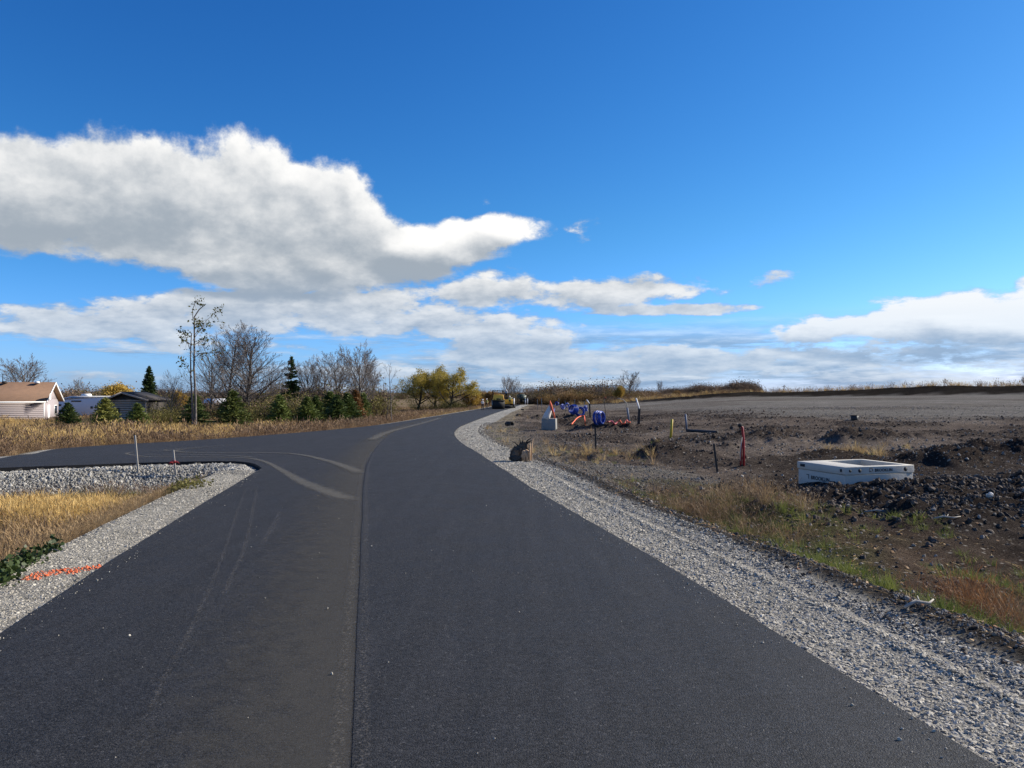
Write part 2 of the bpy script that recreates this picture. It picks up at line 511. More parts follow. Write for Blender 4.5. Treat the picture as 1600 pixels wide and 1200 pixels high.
def ground_mat():
    m, nt, b = new_mat('ground_surface')
    v = coords(nt)
    c = attr(nt, 'Col'); g = attr(nt, 'grain', 'Fac')
    n0 = noise(nt, v, .8, 4, .6); n1 = noise(nt, v, 5, 5, .65); n2 = noise(nt, v, 38, 4, .7); n3 = noise(nt, v, 150, 2, .6)
    rut = noise(nt, mul3(nt, v, (.05, .42, 1.0)), 1.0, 5, .6)
    k = (n0 - .5) * .7 + (n1 - .5) * 1.2 + (n2 - .5) * 2.1 + (n3 - .5) * 1.3 + (rut - .5) * .9 + 1.0
    c = mixc(nt, 1.0, c, vec(nt, k.max(.15), k.max(.15), k.max(.15)), 'MULTIPLY')
    # scattered pale stones and straw, denser where the grain is high
    peb = nt.nodes.new('ShaderNodeTexVoronoi'); peb.inputs['Scale'].default_value = 9.0; nt.links.new(v.s, peb.inputs['Vector'])
    sp = nt.nodes.new('ShaderNodeSeparateColor'); nt.links.new(peb.outputs['Color'], sp.inputs[0])
    pick = S(nt, sp.outputs[0]).ss(.80, .82) * S(nt, peb.outputs['Distance']).ss(.32, .16)
    c = mixc(nt, pick * g, c, (.34, .31, .27))
    pb2 = nt.nodes.new('ShaderNodeTexVoronoi'); pb2.inputs['Scale'].default_value = 24.0; nt.links.new(v.s, pb2.inputs['Vector'])
    sp2 = nt.nodes.new('ShaderNodeSeparateColor'); nt.links.new(pb2.outputs['Color'], sp2.inputs[0])
    c = mixc(nt, S(nt, sp2.outputs[0]).ss(.78, .80) * S(nt, pb2.outputs['Distance']).ss(.36, .2) * g * .8, c, (.27, .24, .205))
    c = mixc(nt, S(nt, sp2.outputs[1]).ss(.72, .75) * S(nt, pb2.outputs['Distance']).ss(.42, .2) * g * .7, c, (.022, .018, .016))
    put(nt, c, b.inputs['Base Color']); b.inputs['Roughness'].default_value = 1.0; b.inputs['Specular IOR Level'].default_value = 0.0
    bump(nt, b, n1 * 1.0 + n2 * .8 + n3 * .3, .95, .09)
    return m


M = {}
M['asph_l'] = asphalt_mat('asphalt_old_lane', (.0165, .0166, .0182), (.0268, .0258, .0255))
M['asph_r'] = asphalt_mat('asphalt_new_lane', (.0178, .0178, .0192), (.0250, .0245, .0250))
M['edge'] = paint('asphalt_cut_edge', (.008, .008, .009), .9, .4, 20)
M['dust'] = dust_sheet('dust_brown', (.115, .107, .092), .40)
M['track'] = dust_sheet('dust_tyre_track', (.18, .17, .15), .52, 9.)
M['fleck'] = dust_sheet('mud_flecks', (.22, .20, .175), .36, 14., 52.)
M['paint_orange'] = dust_sheet('orange_marking_paint', (.80, .17, .06), .95, 5., 30.)
M['ground'] = ground_mat()
M['gravel'] = stone_mat('gravel_limestone', (.27, .243, .198), (.54, .495, .41))
M['gravel_blue'] = stone_mat('gravel_bluish', (.19, .178, .158), (.48, .455, .40))
M['clod'] = stone_mat('soil_clod_dark', (.034, .027, .023), (.125, .098, .079))
M['clod_b'] = stone_mat('soil_clod_brown', (.045, .032, .025), (.14, .10, .076))
M['pale'] = stone_mat('pale_stone', (.13, .115, .098), (.36, .32, .275))
M['straw'] = leafy('dry_straw', (.34, .22, .09), (.63, .46, .20), .32)
M['gravel_dull'] = stone_mat('gravel_dull_brown', (.075, .068, .060), (.26, .235, .205))
M['gold'] = leafy('golden_grass', (.42, .27, .085), (.74, .53, .22), .32)
M['brownweed'] = leafy('brown_weed', (.11, .068, .042), (.27, .175, .10), .2)
M['rust'] = leafy('russet_weed', (.20, .085, .035), (.36, .19, .08), .25)
M['green'] = leafy('green_grass', (.075, .105, .022), (.21, .23, .055), .35)
M['leaf'] = leafy('fallen_leaf', (.25, .10, .04), (.50, .34, .17), .2)
M['ivy'] = leafy('dark_leaf', (.020, .038, .010), (.085, .115, .030), .2, .5)
M['gravel_orange'] = stone_mat('gravel_sprayed_orange', (.62, .12, .045), (.80, .25, .12))
M['tan'] = leafy('tan_grass', (.24, .155, .075), (.46, .32, .17), .3)
M['spruce'] = leafy('spruce_needles', (.024, .050, .014), (.165, .200, .050), .22)
M['spruce_y'] = leafy('cedar_needles', (.045, .072, .016), (.26, .26, .068), .24)
M['orange_conifer'] = leafy('browned_needles', (.10, .05, .018), (.30, .15, .05), .15)
M['willow'] = leafy('willow_leaf', (.20, .165, .028), (.50, .38, .075), .4)
M['yellow'] = leafy('yellow_leaf', (.30, .19, .035), (.55, .38, .08), .3)
M['thinleaf'] = leafy('olive_leaf', (.07, .075, .02), (.24, .20, .06), .3)
M['scrub'] = leafy('scrub_twigs', (.085, .060, .043), (.23, .155, .10), .1)
M['scrub_or'] = leafy('scrub_orange', (.16, .085, .030), (.34, .21, .07), .2)
M['bark'] = bark_mat('grey_bark', (.065, .055, .048), (.19, .165, .145))
M['bark_d'] = bark_mat('dark_bark', (.018, .015, .013), (.060, .050, .044))
M['twig'] = bark_mat('twig_bark', (.095, .078, .068), (.24, .20, .175))

# ------------------------------------------------------------------ object helpers
def link(name, me, parent=None, mat=None):
    o = bpy.data.objects.new(name, me)
    COL.objects.link(o)
    if parent is not None: o.parent = parent
    if mat is not None and me is not None and not me.materials: me.materials.append(mat)
    return o


def tag(o, label=None, cat=None, group=None, kind=None):
    if label: o['label'] = label
    if cat: o['category'] = cat
    if group: o['group'] = group
    if kind: o['kind'] = kind
    return o


def empty(name, loc, rz=0.0, label=None, cat=None, group=None):
    o = bpy.data.objects.new(name, None); COL.objects.link(o)
    o.location = loc; o.rotation_euler = (0, 0, rz); o.empty_display_size = .2
    return tag(o, label, cat, group)


def copy_tree(o, parent=None):
    c = o.copy(); COL.objects.link(c); c.parent = parent
    for ch in list(o.children): copy_tree(ch, c)
    return c


def np_mesh(name, verts, faces, mat=None, smooth=False):
    """verts (n,3); faces: (m,3) or (m,4) array, or a list of such arrays"""
    me = bpy.data.meshes.new(name)
    fl = faces if isinstance(faces, list) else [faces]
    fl = [np.asarray(f, np.int32) for f in fl if len(f)]
    me.vertices.add(len(verts)); me.vertices.foreach_set('co', np.asarray(verts, np.float32).ravel())
    tot = sum(f.size for f in fl)
    me.loops.add(tot); me.loops.foreach_set('vertex_index', np.concatenate([f.ravel() for f in fl]))
    npoly = sum(len(f) for f in fl)
    me.polygons.add(npoly)
    lt = np.concatenate([np.full(len(f), f.shape[1], np.int32) for f in fl])
    st = np.concatenate([[0], np.cumsum(lt)[:-1]]).astype(np.int32)
    me.polygons.foreach_set('loop_start', st)
    me.update(calc_edges=True); me.validate()
    if smooth: me.polygons.foreach_set('use_smooth', np.ones(len(me.polygons), bool))
    if mat: me.materials.append(mat)
    return me


class MB:
    """collects shapes for one mesh"""
    def __init__(s): s.v = []; s.f3 = []; s.f4 = []; s.n = 0
    def add(s, v, f):
        v = np.asarray(v, float); s.v.append(v)
        for q in f:
            (s.f4 if len(q) == 4 else s.f3).append([i + s.n for i in q])
        s.n += len(v); return s
    def box(s, c, size, rot=None, taper=1.0):
        hx, hy, hz = (x / 2 for x in size)
        v = np.array([[sx * hx * (taper if sz > 0 else 1), sy * hy * (taper if sz > 0 else 1), sz * hz] for sz in (-1, 1) for sy in (-1, 1) for sx in (-1, 1)])
        if rot is not None: v = v @ np.array(Matrix(rot)).T if not isinstance(rot, np.ndarray) else v @ rot.T
        return s.add(v + np.array(c), [(0, 2, 3, 1), (4, 5, 7, 6), (0, 1, 5, 4), (2, 6, 7, 3), (0, 4, 6, 2), (1, 3, 7, 5)])
    def tube(s, pts, radii, n=6, cap=True):
        pts = np.asarray(pts, float); k = len(pts)
        radii = np.full(k, radii) if np.isscalar(radii) else np.asarray(radii, float)
        d = np.gradient(pts, axis=0); d /= np.linalg.norm(d, axis=1)[:, None] + 1e-9
        ref = np.array([0, 0, 1.]) if abs(d[0][2]) < .9 else np.array([1., 0, 0])
        vs = []; a = np.arange(n) * 2 * math.pi / n
        u = np.cross(d[0], ref); u /= np.linalg.norm(u)
        for i in range(k):
            u = u - d[i] * np.dot(u, d[i]); u /= np.linalg.norm(u) + 1e-9
            w = np.cross(d[i], u)
            vs.append(pts[i] + radii[i] * (np.cos(a)[:, None] * u + np.sin(a)[:, None] * w))
        f = []
        for i in range(k - 1):
            for j in range(n):
                jj = (j + 1) % n
                f.append((i * n + j, i * n + jj, (i + 1) * n + jj, (i + 1) * n + j))
        v = np.concatenate(vs)
        if cap:
            v = np.concatenate([v, pts[:1], pts[-1:]])
            for j in range(n):
                jj = (j + 1) % n
                f.append((k * n, jj, j)); f.append((k * n + 1, (k - 1) * n + j, (k - 1) * n + jj))
        return s.add(v, f)
    def cyl(s, p0, p1, r0, r1=None, n=16):
        return s.tube([p0, p1], [r0, r0 if r1 is None else r1], n)
    def prism(s, poly, axis, lo, hi):
        """poly: 2-D outline; extruded along axis ('x','y','z') from lo to hi"""
        k = len(poly); v = []
        for h in (lo, hi):
            for (a, b) in poly:
                v.append({'x': (h, a, b), 'y': (a, h, b), 'z': (a, b, h)}[axis])
        f = [(i, (i + 1) % k, k + (i + 1) % k, k + i) for i in range(k)]
        s.add(v, f)
        for off, fl in ((0, True), (k, False)):
            base = s.n - 2 * k + off
            for i in range(1, k - 1):
                t = [base, base + i, base + i + 1]
                s.f3.append(t[::-1] if fl else t)
        return s
    def mesh(s, name, mat=None, smooth=False):
        fs = []
        if s.f3: fs.append(np.array(s.f3))
        if s.f4: fs.append(np.array(s.f4))
        me = np_mesh(name, np.concatenate(s.v), fs, mat, smooth)
        bm = bmesh.new(); bm.from_mesh(me); bmesh.ops.recalc_face_normals(bm, faces=bm.faces); bm.to_mesh(me); bm.free()
        return me
    def build(s, name, mat, parent=None, smooth=False, bevel=0.0):
        o = link(name, s.mesh(name, mat, smooth), parent)
        if bevel:
            b = o.modifiers.new('bevel', 'BEVEL'); b.width = bevel; b.segments = 2; b.limit_method = 'ANGLE'
        return o


# ------------------------------------------------------------------ ground sheet
def build_ground():
    inner = np.arange(-14, 24.01, .075)
    g = .075 * 1.06 ** np.arange(1, 118); o = np.cumsum(g)
    xs = np.concatenate([-14 - o[::-1], inner, inner[-1] + o])
    ys = [-80, -60, -40, -25, -15, -8, -4, -1, 1, 2]
    y = 2.4
    while y < 1800:
        ys.append(y); y += max(.05, .0125 * y)
    ys.append(3000)
    ys = np.array(ys)
    X, Y = np.meshgrid(xs, ys)
    Z, q = ground(X.ravel(), Y.ravel(), True)
    x, y = X.ravel(), Y.ravel()
    n1, n2, n3, n4 = q['n1'], q['n2'], q['n3'], q['n4']
    fine = fbm(x, y, .22, 3, 90)
    col = np.zeros((len(x), 3)); grain = np.zeros(len(x))
    def lay(c, m):
        m = np.clip(m, 0, 1)[:, None]; col[:] = col * (1 - m) + np.array(c) * m
    col[:] = (.060, .055, .05)
    # right side: brown soil, dark soil, pad, far gravelly field
    r = q['right'].astype(float)
    lay((.115, .094, .080), r)
    lay((.165, .137, .116), r * ss(.45, .7, n3) * .8)
    lay((.062, .051, .044), r * ss(.44, .62, n1) * .95)
    lay((.150, .142, .131), r * q['farg'])
    lay((.105, .092, .080), r * q['farg'] * ss(.4, .7, n3) * .7)
    lay((.044, .036, .031), r * q['dark'] * (.75 + .4 * n1))
    lay((.038, .031, .027), r * q['mound'] * .9)
    lay((.048, .038, .032), r * ss(.08, .25, q['heap']) * .85)
    lay((.175, .165, .150), r * q['pad'])
    nearband = ss(5.6, 3.4, q['dR'] + q['wob'] * 2) * (1 - ss(14, 22, y))
    lay((.098, .073, .055), r * nearband * .85)
    lay((.060, .075, .025), r * nearband * ss(.5, .7, n1) * .7)
    verge = ss(4.0, 2.6, q['dR'] + q['wob']) * ss(18, 26, y)
    lay((.19, .165, .125), r * verge * .8)
    lay((.055, .048, .042), r * ss(2.1, 1.7, q['dR'] + q['wob']) * (1 - ss(20, 30, y)))
    sh = ss(1.36, 1.14, q['dR'] + q['wob'] * .35 - .15 * ss(18, 30, y) - .5 * ss(35, 70, y))
    lay((.34, .325, .29), r * sh)
    lay((.35, .335, .30), r * sh * ss(.45, .65, n2) * .6)
    lay((.27, .262, .24), r * sh * ss(16, 24, y))
    grain += r * (.9 * (1 - q['farg']) * ss(1.6, 3, q['dR']) * (1 - .6 * q['mound']) + .35 * q['farg'])
    bm_ = r * (ss(6.5, 5.0, q['dB']) * ss(8, 40, x)); grain *= 1 - bm_
    lay((.022, .019, .016), bm_)
    beyond = r * ss(0, 8, q['dB'] - 2) * (y > np.interp(x, BERM[:, 0], BERM[:, 1]))
    lay((.20, .14, .07), beyond)
    # ditch and grass on the left
    nl = q['near_l'].astype(float)
    lay((.20, .145, .08), nl)
    lay((.10, .082, .055), nl * ss(.45, .65, n1) * .8)
    lay((.36, .34, .295), nl * ss(1.10, .80, q['dL'] + q['wob'] * .3))
    lay((.17, .168, .16), nl * ss(1.5, 1.15, q['dN'] + q['wob'] * .4))
    fl = q['far_l'].astype(float)
    lay((.22, .155, .075), fl)
    lay((.13, .095, .055), fl * ss(.42, .65, n3) * .8)
    lay((.15, .12, .09), fl * ss(70, 130, y) * .6)
    lay((.33, .32, .295), fl * ss(.75, .5, q['dF'] + q['wob'] * .3))
    col *= (1 + (fine[:, None] - .5) * .5)
    ny, nx = X.shape
    idx = np.arange(ny * nx).reshape(ny, nx)
    faces = np.stack([idx[:-1, :-1], idx[:-1, 1:], idx[1:, 1:], idx[1:, :-1]], -1).reshape(-1, 4)
    me = np_mesh('ground', np.stack([x, y, Z], 1), faces, M['ground'], True)
    a = me.attributes.new('Col', 'FLOAT_COLOR', 'POINT')
    a.data.foreach_set('color', np.concatenate([np.clip(col, 0, 1), np.ones((len(x), 1))], 1).astype(np.float32).ravel())
    a = me.attributes.new('grain', 'FLOAT', 'POINT'); a.data.foreach_set('value', np.clip(grain, 0, 1).astype(np.float32))
    o = link('ground', me)
    tag(o, kind='structure')


build_ground()


# ------------------------------------------------------------------ asphalt
def road_sheet(name, outline, mat, lift, thick, clear=None):
    outline = np.asarray(outline)
    xs = []
    lo = outline.min(0); hi = outline.max(0)
    y = lo[1]
    while y < hi[1]:
        st = max(.6, .03 * y); xs += [(x, y) for x in np.arange(lo[0], hi[0], st)]; y += st
    g = np.array(xs)
    k = inside(g[:, 0], g[:, 1], outline) & (seg_dist(g[:, 0], g[:, 1], np.concatenate([outline, outline[:1]])) > .15)
    g = g[k]
    allv = [Vector(p) for p in outline] + [Vector(p) for p in g]
    n = len(outline)
    v, e, f, ov, oe, of = delaunay_2d_cdt(allv, [(i, (i + 1) % n) for i in range(n)], [], 1, 1e-5)
    v = np.array([(p.x, p.y) for p in v])
    f = [list(t) for t in f]
    cen = np.array([v[t].mean(0) for t in f]); keep = inside(cen[:, 0], cen[:, 1], outline)
    f = [t for t, kk in zip(f, keep) if kk]
    z = zbase(v[:, 0], v[:, 1]) + lift
    bm = bmesh.new()
    bv = [bm.verts.new((a, b, c)) for (a, b), c in zip(v, z)]
    for t in f:
        try: bm.faces.new([bv[i] for i in t])
        except ValueError: pass
    for fc in bm.faces:
        if fc.normal.z < 0: fc.normal_flip()
    bm.normal_update()
    for fc in bm.faces:
        if fc.normal.z < 0: fc.normal_flip()
        fc.smooth = True
    be = [ed for ed in bm.edges if len(ed.link_faces) == 1]
    r = bmesh.ops.extrude_edge_only(bm, edges=be)
    for el in r['geom']:
        if isinstance(el, bmesh.types.BMVert):
            el.co.z -= thick
        if isinstance(el, bmesh.types.BMFace): el.material_index = 1; el.smooth = False
    loose = [w for w in bm.verts if not w.link_faces]
    bmesh.ops.delete(bm, geom=loose, context='VERTS')
    for ed in bm.edges:
        mi = {f.material_index for f in ed.link_faces}
        if len(mi) > 1: ed.smooth = False
    me = bpy.data.meshes.new(name); bm.to_mesh(me); bm.free()
    me.materials.append(mat); me.materials.append(M['edge'])
    o = link(name, me); tag(o, kind='structure')
    return o


def wavy(pl, a=.02, seed=0):
    t = np.cumsum(np.concatenate([[0], np.linalg.norm(np.diff(pl, axis=0), axis=1)]))
    d = np.gradient(pl, axis=0); d /= np.linalg.norm(d, axis=1)[:, None]
    n = np.stack([-d[:, 1], d[:, 0]], 1)
    w = (fbm(t, t * 0 + seed, 1.1, 4, seed + 5) - .5) * 2 * a
    return pl + n * w[:, None]


seam_w = wavy(SEAM, .012, 1)
near_r = catmull(RIGHT[::2], .15); near_l2 = catmull(LEFTN[::2], .15)
road_sheet('road', np.concatenate([seam_w + np.array([.02, 0]), wavy(FARL, .03, 2)[::-1], wavy(NEARB, .035, 3)[::-1], wavy(near_l2, .018, 4)[::-1]]), M['asph_l'], 0.0, .20)
road_sheet('road_lane', np.concatenate([seam_w, wavy(near_r, .025, 6)[::-1]]), M['asph_r'], .006, .18)


def strip(name, line, widths, mat, lift, ncross=7, skew=None):
    """a thin sheet along a line, with the attribute 'fade' falling off to both sides"""
    pl = catmull(line, .2)
    d = np.gradient(pl, axis=0); d /= np.linalg.norm(d, axis=1)[:, None]
    nn = np.stack([-d[:, 1], d[:, 0]], 1)
    t = np.linspace(0, 1, len(pl)); w = np.interp(t, np.linspace(0, 1, len(widths)), widths)
    u = np.linspace(-1, 1, ncross)
    V = pl[:, None, :] + nn[:, None, :] * (u[None, :] * w[:, None] / 2)[..., None]
    V = V.reshape(-1, 2)
    z = zbase(V[:, 0], V[:, 1]) + lift
    fade = np.repeat((1 - np.abs(u) ** 1.6)[None], len(pl), 0) if skew is None else np.repeat(np.interp(u, [-1, skew, 1], [0, 1, 0])[None], len(pl), 0)
    fade = fade * np.clip(np.minimum(t, 1 - t) * 22, 0, 1)[:, None]
    k = len(pl); idx = np.arange(k * ncross).reshape(k, ncross)
    f = np.stack([idx[:-1, :-1], idx[:-1, 1:], idx[1:, 1:], idx[1:, :-1]], -1).reshape(-1, 4)
    me = np_mesh(name, np.concatenate([V, z[:, None]], 1), f, mat)
    a = me.attributes.new('fade', 'FLOAT', 'POINT'); a.data.foreach_set('value', fade.ravel().astype(np.float32))
    return link(name, me)


def pxl(pts): return [P(*p) for p in pts]


left_n = SEAM[::6] + np.array([-.72, 0])
o = strip('road_dust', left_n[:len(left_n)], [1.9, 1.7, 1.5, 1.3, 1.2], M['dust'], .004, 21, -.78); tag(o, kind='structure')
for k, (pts, w) in enumerate([
        ([(566, 786), (520, 772), (470, 752), (440, 735), (415, 722), (385, 716), (330, 714.5), (262, 714), (232, 714), (205, 711), (198, 708.5), (215, 706), (250, 704), (300, 701), (360, 697)], [.55, .5, .4, .28, .22, .22, .2, .2, .2, .16]),
        ([(568, 742), (540, 730), (510, 720), (470, 711), (430, 708), (350, 708), (285, 707), (275, 704.5), (290, 702), (330, 698), (390, 692)], [.5, .42, .34, .28, .24, .24, .22, .2, .16]),
        ([(410, 716), (350, 712), (290, 711), (250, 712), (222, 711)], [.16, .16, .16]),
        ([(300, 707), (262, 705), (258, 703.5), (275, 702), (320, 698)], [.16, .16, .16]),
        ([(575, 690), (620, 672), (690, 653)], [.6, .7, .8])]):
    o = strip('tyre_track', pxl(pts), w, M['track'], .008 + .004 * k); tag(o, kind='structure')
for k, dx in enumerate((-.07, .05)):
    o = strip('joint_crumbs', SEAM[::5] + np.array([dx, 0]), [.12, .10, .08], M['fleck'], .016 + .004 * k); tag(o, kind='structure')
for k, (pts, w) in enumerate([([(385, 765), (372, 800), (345, 880), (305, 975), (262, 1060), (215, 1160)], [.07, .07, .06, .06]),
                              ([(402, 762), (385, 850), (362, 905), (345, 950)], [.07, .09, .07]),
                              ([(440, 800), (424, 830), (405, 862)], [.1, .14, .1])]):
    o = strip('mud_track', pxl(pts), w, M['fleck'], .028 + .004 * k); tag(o, kind='structure')

# ------------------------------------------------------------------ scattering (stuff) and prototypes
def proto(name, me):
    return bpy.data.objects.new(name, me)      # never linked: only feeds a scatter


def scatter(name, pts, protos, scale, label, cat, rot=None, pid=None, tilt=0.0, squash=None):
    pts = np.asarray(pts, np.float32); n = len(pts)
    me = bpy.data.meshes.new(name)
    me.vertices.add(n); me.vertices.foreach_set('co', pts.ravel())
    if rot is None:
        rot = np.stack([rng.normal(0, tilt, n), rng.normal(0, tilt, n), rng.uniform(0, 6.283, n)], 1)
    sc3 = np.asarray(scale, np.float32)
    if sc3.ndim == 1: sc3 = np.repeat(sc3[:, None], 3, 1)
    if squash is not None: sc3 = sc3 * np.array(squash)
    pid = rng.integers(0, len(protos), n) if pid is None else pid
    a = me.attributes.new('rot', 'FLOAT_VECTOR', 'POINT'); a.data.foreach_set('vector', rot.astype(np.float32).ravel())
    a = me.attributes.new('scl', 'FLOAT_VECTOR', 'POINT'); a.data.foreach_set('vector', sc3.astype(np.float32).ravel())
    a = me.attributes.new('pid', 'INT', 'POINT'); a.data.foreach_set('value', pid.astype(np.int32))
    o = link(name, me)
    ng = bpy.data.node_groups.new(name, 'GeometryNodeTree')
    ng.interface.new_socket('Geometry', in_out='INPUT', socket_type='NodeSocketGeometry')
    ng.interface.new_socket('Geometry', in_out='OUTPUT', socket_type='NodeSocketGeometry')
    N, L = ng.nodes.new, ng.links.new
    gi = N('NodeGroupInput'); go = N('NodeGroupOutput'); jn = N('GeometryNodeJoinGeometry')
    def na(nm, typ):
        x = N('GeometryNodeInputNamedAttribute'); x.data_type = typ; x.inputs['Name'].default_value = nm
        return next(s for s in x.outputs if s.enabled and s.name == 'Attribute')
    r_, s_, p_ = na('rot', 'FLOAT_VECTOR'), na('scl', 'FLOAT_VECTOR'), na('pid', 'INT')
    e2r = N('FunctionNodeEulerToRotation'); L(r_, e2r.inputs[0])
    for k, pr in enumerate(protos):
        oi = N('GeometryNodeObjectInfo'); oi.inputs['Object'].default_value = pr; oi.inputs['As Instance'].default_value = True
        cmp_ = N('FunctionNodeCompare'); cmp_.data_type = 'INT'; cmp_.operation = 'EQUAL'
        ii = [s for s in cmp_.inputs if s.enabled]
        L(p_, ii[0]); ii[1].default_value = k
        ip = N('GeometryNodeInstanceOnPoints')
        L(gi.outputs[0], ip.inputs['Points']); L(cmp_.outputs[0], ip.inputs['Selection']); L(oi.outputs['Geometry'], ip.inputs['Instance'])
        L(e2r.outputs[0], ip.inputs['Rotation']); L(s_, ip.inputs['Scale']); L(ip.outputs[0], jn.inputs[0])
    L(jn.outputs[0], go.inputs[0])
    md = o.modifiers.new('scatter', 'NODES'); md.node_group = ng
    tag(o, label, cat, kind='stuff')
    return o


def rock_mesh(name, mat, seed, sub=1, rough=.35, flat=.7):
    bm = bmesh.new(); bmesh.ops.create_icosphere(bm, subdivisions=sub, radius=.5)
    r = random.Random(seed)
    for v in bm.verts:
        k = 1 + r.uniform(-rough, rough); v.co = Vector((v.co.x * k * 1.15, v.co.y * k, v.co.z * k * flat))
    me = bpy.data.meshes.new(name); bm.to_mesh(me); bm.free(); me.materials.append(mat)
    return me


def blades(n, h, spread, width, lean, mat, seed, name='tuft', curl=.5, seedhead=0.0):
    r = np.random.default_rng(seed)
    a = r.uniform(0, 6.283, n); rr = spread * np.sqrt(r.uniform(0, 1, n)); hh = h * r.uniform(.5, 1.05, n)
    bx, by = rr * np.cos(a), rr * np.sin(a); la = a + r.normal(0, .8, n); ln = np.abs(r.normal(0, lean, n)) + .05
    fa = r.uniform(0, 6.283, n); wx, wy = np.cos(fa) * width / 2, np.sin(fa) * width / 2
    V = []; Fq = []; Ft = []
    ts = [0, .4, .75, 1.0]; wd = [1, .9, .6, 0]
    if seedhead: ts = [0, .5, .78, .9, 1.0]; wd = [.6, .5, .5, seedhead, .3]
    K = len(ts)
    for i in range(n):
        b = len(V)
        for t, w in zip(ts, wd):
            x = bx[i] + math.cos(la[i]) * hh[i] * ln[i] * (t + curl * t * t); y = by[i] + math.sin(la[i]) * hh[i] * ln[i] * (t + curl * t * t)
            z = hh[i] * t * (1 - .35 * ln[i] * t)
            V.append((x - wx[i] * w, y - wy[i] * w, z)); V.append((x + wx[i] * w, y + wy[i] * w, z))
        for k in range(K - 1): Fq.append((b + 2 * k, b + 2 * k + 1, b + 2 * k + 3, b + 2 * k + 2))
    return np_mesh(name, np.array(V), np.array(Fq), mat)


def leaf_quads(c, size, r, aspect=1.6, up=0.0, dirs=None):
    n = len(c); size = np.broadcast_to(size, (n,))
    d = r.normal(0, 1, (n, 3)) if dirs is None else dirs + r.normal(0, .35, (n, 3))
    d[:, 2] += up; d /= np.linalg.norm(d, axis=1)[:, None]
    w = np.cross(d, r.normal(0, 1, (n, 3))); w /= np.linalg.norm(w, axis=1)[:, None] + 1e-9
    L = (size * aspect / 2)[:, None]; W = (size / 2)[:, None]
    v = np.stack([c - d * L, c + w * W, c + d * L, c - w * W], 1).reshape(-1, 3)
    return v, np.arange(4 * n).reshape(n, 4)


def tubes(branches, sides, name, mat):
    groups = {}
    for p, r in branches: groups.setdefault(len(p), []).append((p, r))
    V = []; Fq = []; off = 0
    a = np.arange(sides) * 2 * math.pi / sides
    for k, lst in groups.items():
        p = np.array([b[0] for b in lst]); r = np.array([b[1] for b in lst])
        d = np.gradient(p, axis=1); d /= np.linalg.norm(d, axis=2)[..., None] + 1e-9
        ref = np.where(np.abs(d[..., 2:3]) < .8, np.array([0, 0, 1.]), np.array([1., 0, 0]))
        ref = np.repeat(ref[:, :1], k, 1)
        u = np.cross(d, ref); u /= np.linalg.norm(u, axis=2)[..., None] + 1e-9
        w = np.cross(d, u)
        ring = p[:, :, None, :] + r[:, :, None, None] * (np.cos(a)[None, None, :, None] * u[:, :, None] + np.sin(a)[None, None, :, None] * w[:, :, None])
        nb = len(lst); V.append(ring.reshape(-1, 3))
        idx = off + np.arange(nb * k * sides).reshape(nb, k, sides); nx = np.roll(idx, -1, 2)
        Fq.append(np.stack([idx[:, :-1], nx[:, :-1], nx[:, 1:], idx[:, 1:]], -1).reshape(-1, 4)); off += nb * k * sides
    return np_mesh(name, np.concatenate(V), np.concatenate(Fq), mat, True)


def grow(r, start, d, length, rad, level, maxl, spec, out, tips):
    n = (7, 6, 5, 4, 3, 3)[min(level, 5)]
    pts = [np.array(start, float)]; d = np.array(d, float); d /= np.linalg.norm(d)
    dirs = [d.copy()]
    for i in range(n - 1):
        d = d + r.normal(0, spec['wob'] * (1 + .3 * level), 3); d[2] += spec['up'][min(level, len(spec['up']) - 1)]
        d /= np.linalg.norm(d); dirs.append(d.copy()); pts.append(pts[-1] + d * length / (n - 1))
    t = np.linspace(0, 1, n); rr = rad * (1 - (0.72 if level else .62) * t); rr = np.maximum(rr, spec.get('rmin', .008))
    out.setdefault(level, []).append((np.array(pts), rr))
    if level >= maxl:
        tips.append((pts[-1], dirs[-1])); return
    nc = spec['n'][level]; t0 = spec['t0'][level]
    ga = r.uniform(0, 6.28)
    for c in range(nc):
        tt = t0 + (1 - t0) * (c + r.uniform(.1, .9)) / nc; i = min(int(tt * (n - 1)), n - 2); f = tt * (n - 1) - i
        p = pts[i] * (1 - f) + pts[i + 1] * f; dd = dirs[i]
        ga += 2.4 + r.normal(0, .4)
        u = np.cross(dd, [0.3, .2, 1.0] if abs(dd[2]) < .9 else [1, 0.1, 0]); u /= np.linalg.norm(u); w = np.cross(dd, u)
        ang = spec['ang'][level] * (1.15 - .45 * tt) * r.uniform(.75, 1.25)
        nd = dd * math.cos(ang) + (u * math.cos(ga) + w * math.sin(ga)) * math.sin(ang)
        ln = length * spec['len'][level] * (1.0 - spec.get('taper', .55) * tt if level == 0 else 1.05 - .5 * tt) * r.uniform(.75, 1.2)
        grow(r, p, nd, ln, max(rr[i] * spec['rad'][level], spec.get('rmin', .008)), level + 1, maxl, spec, out, tips)


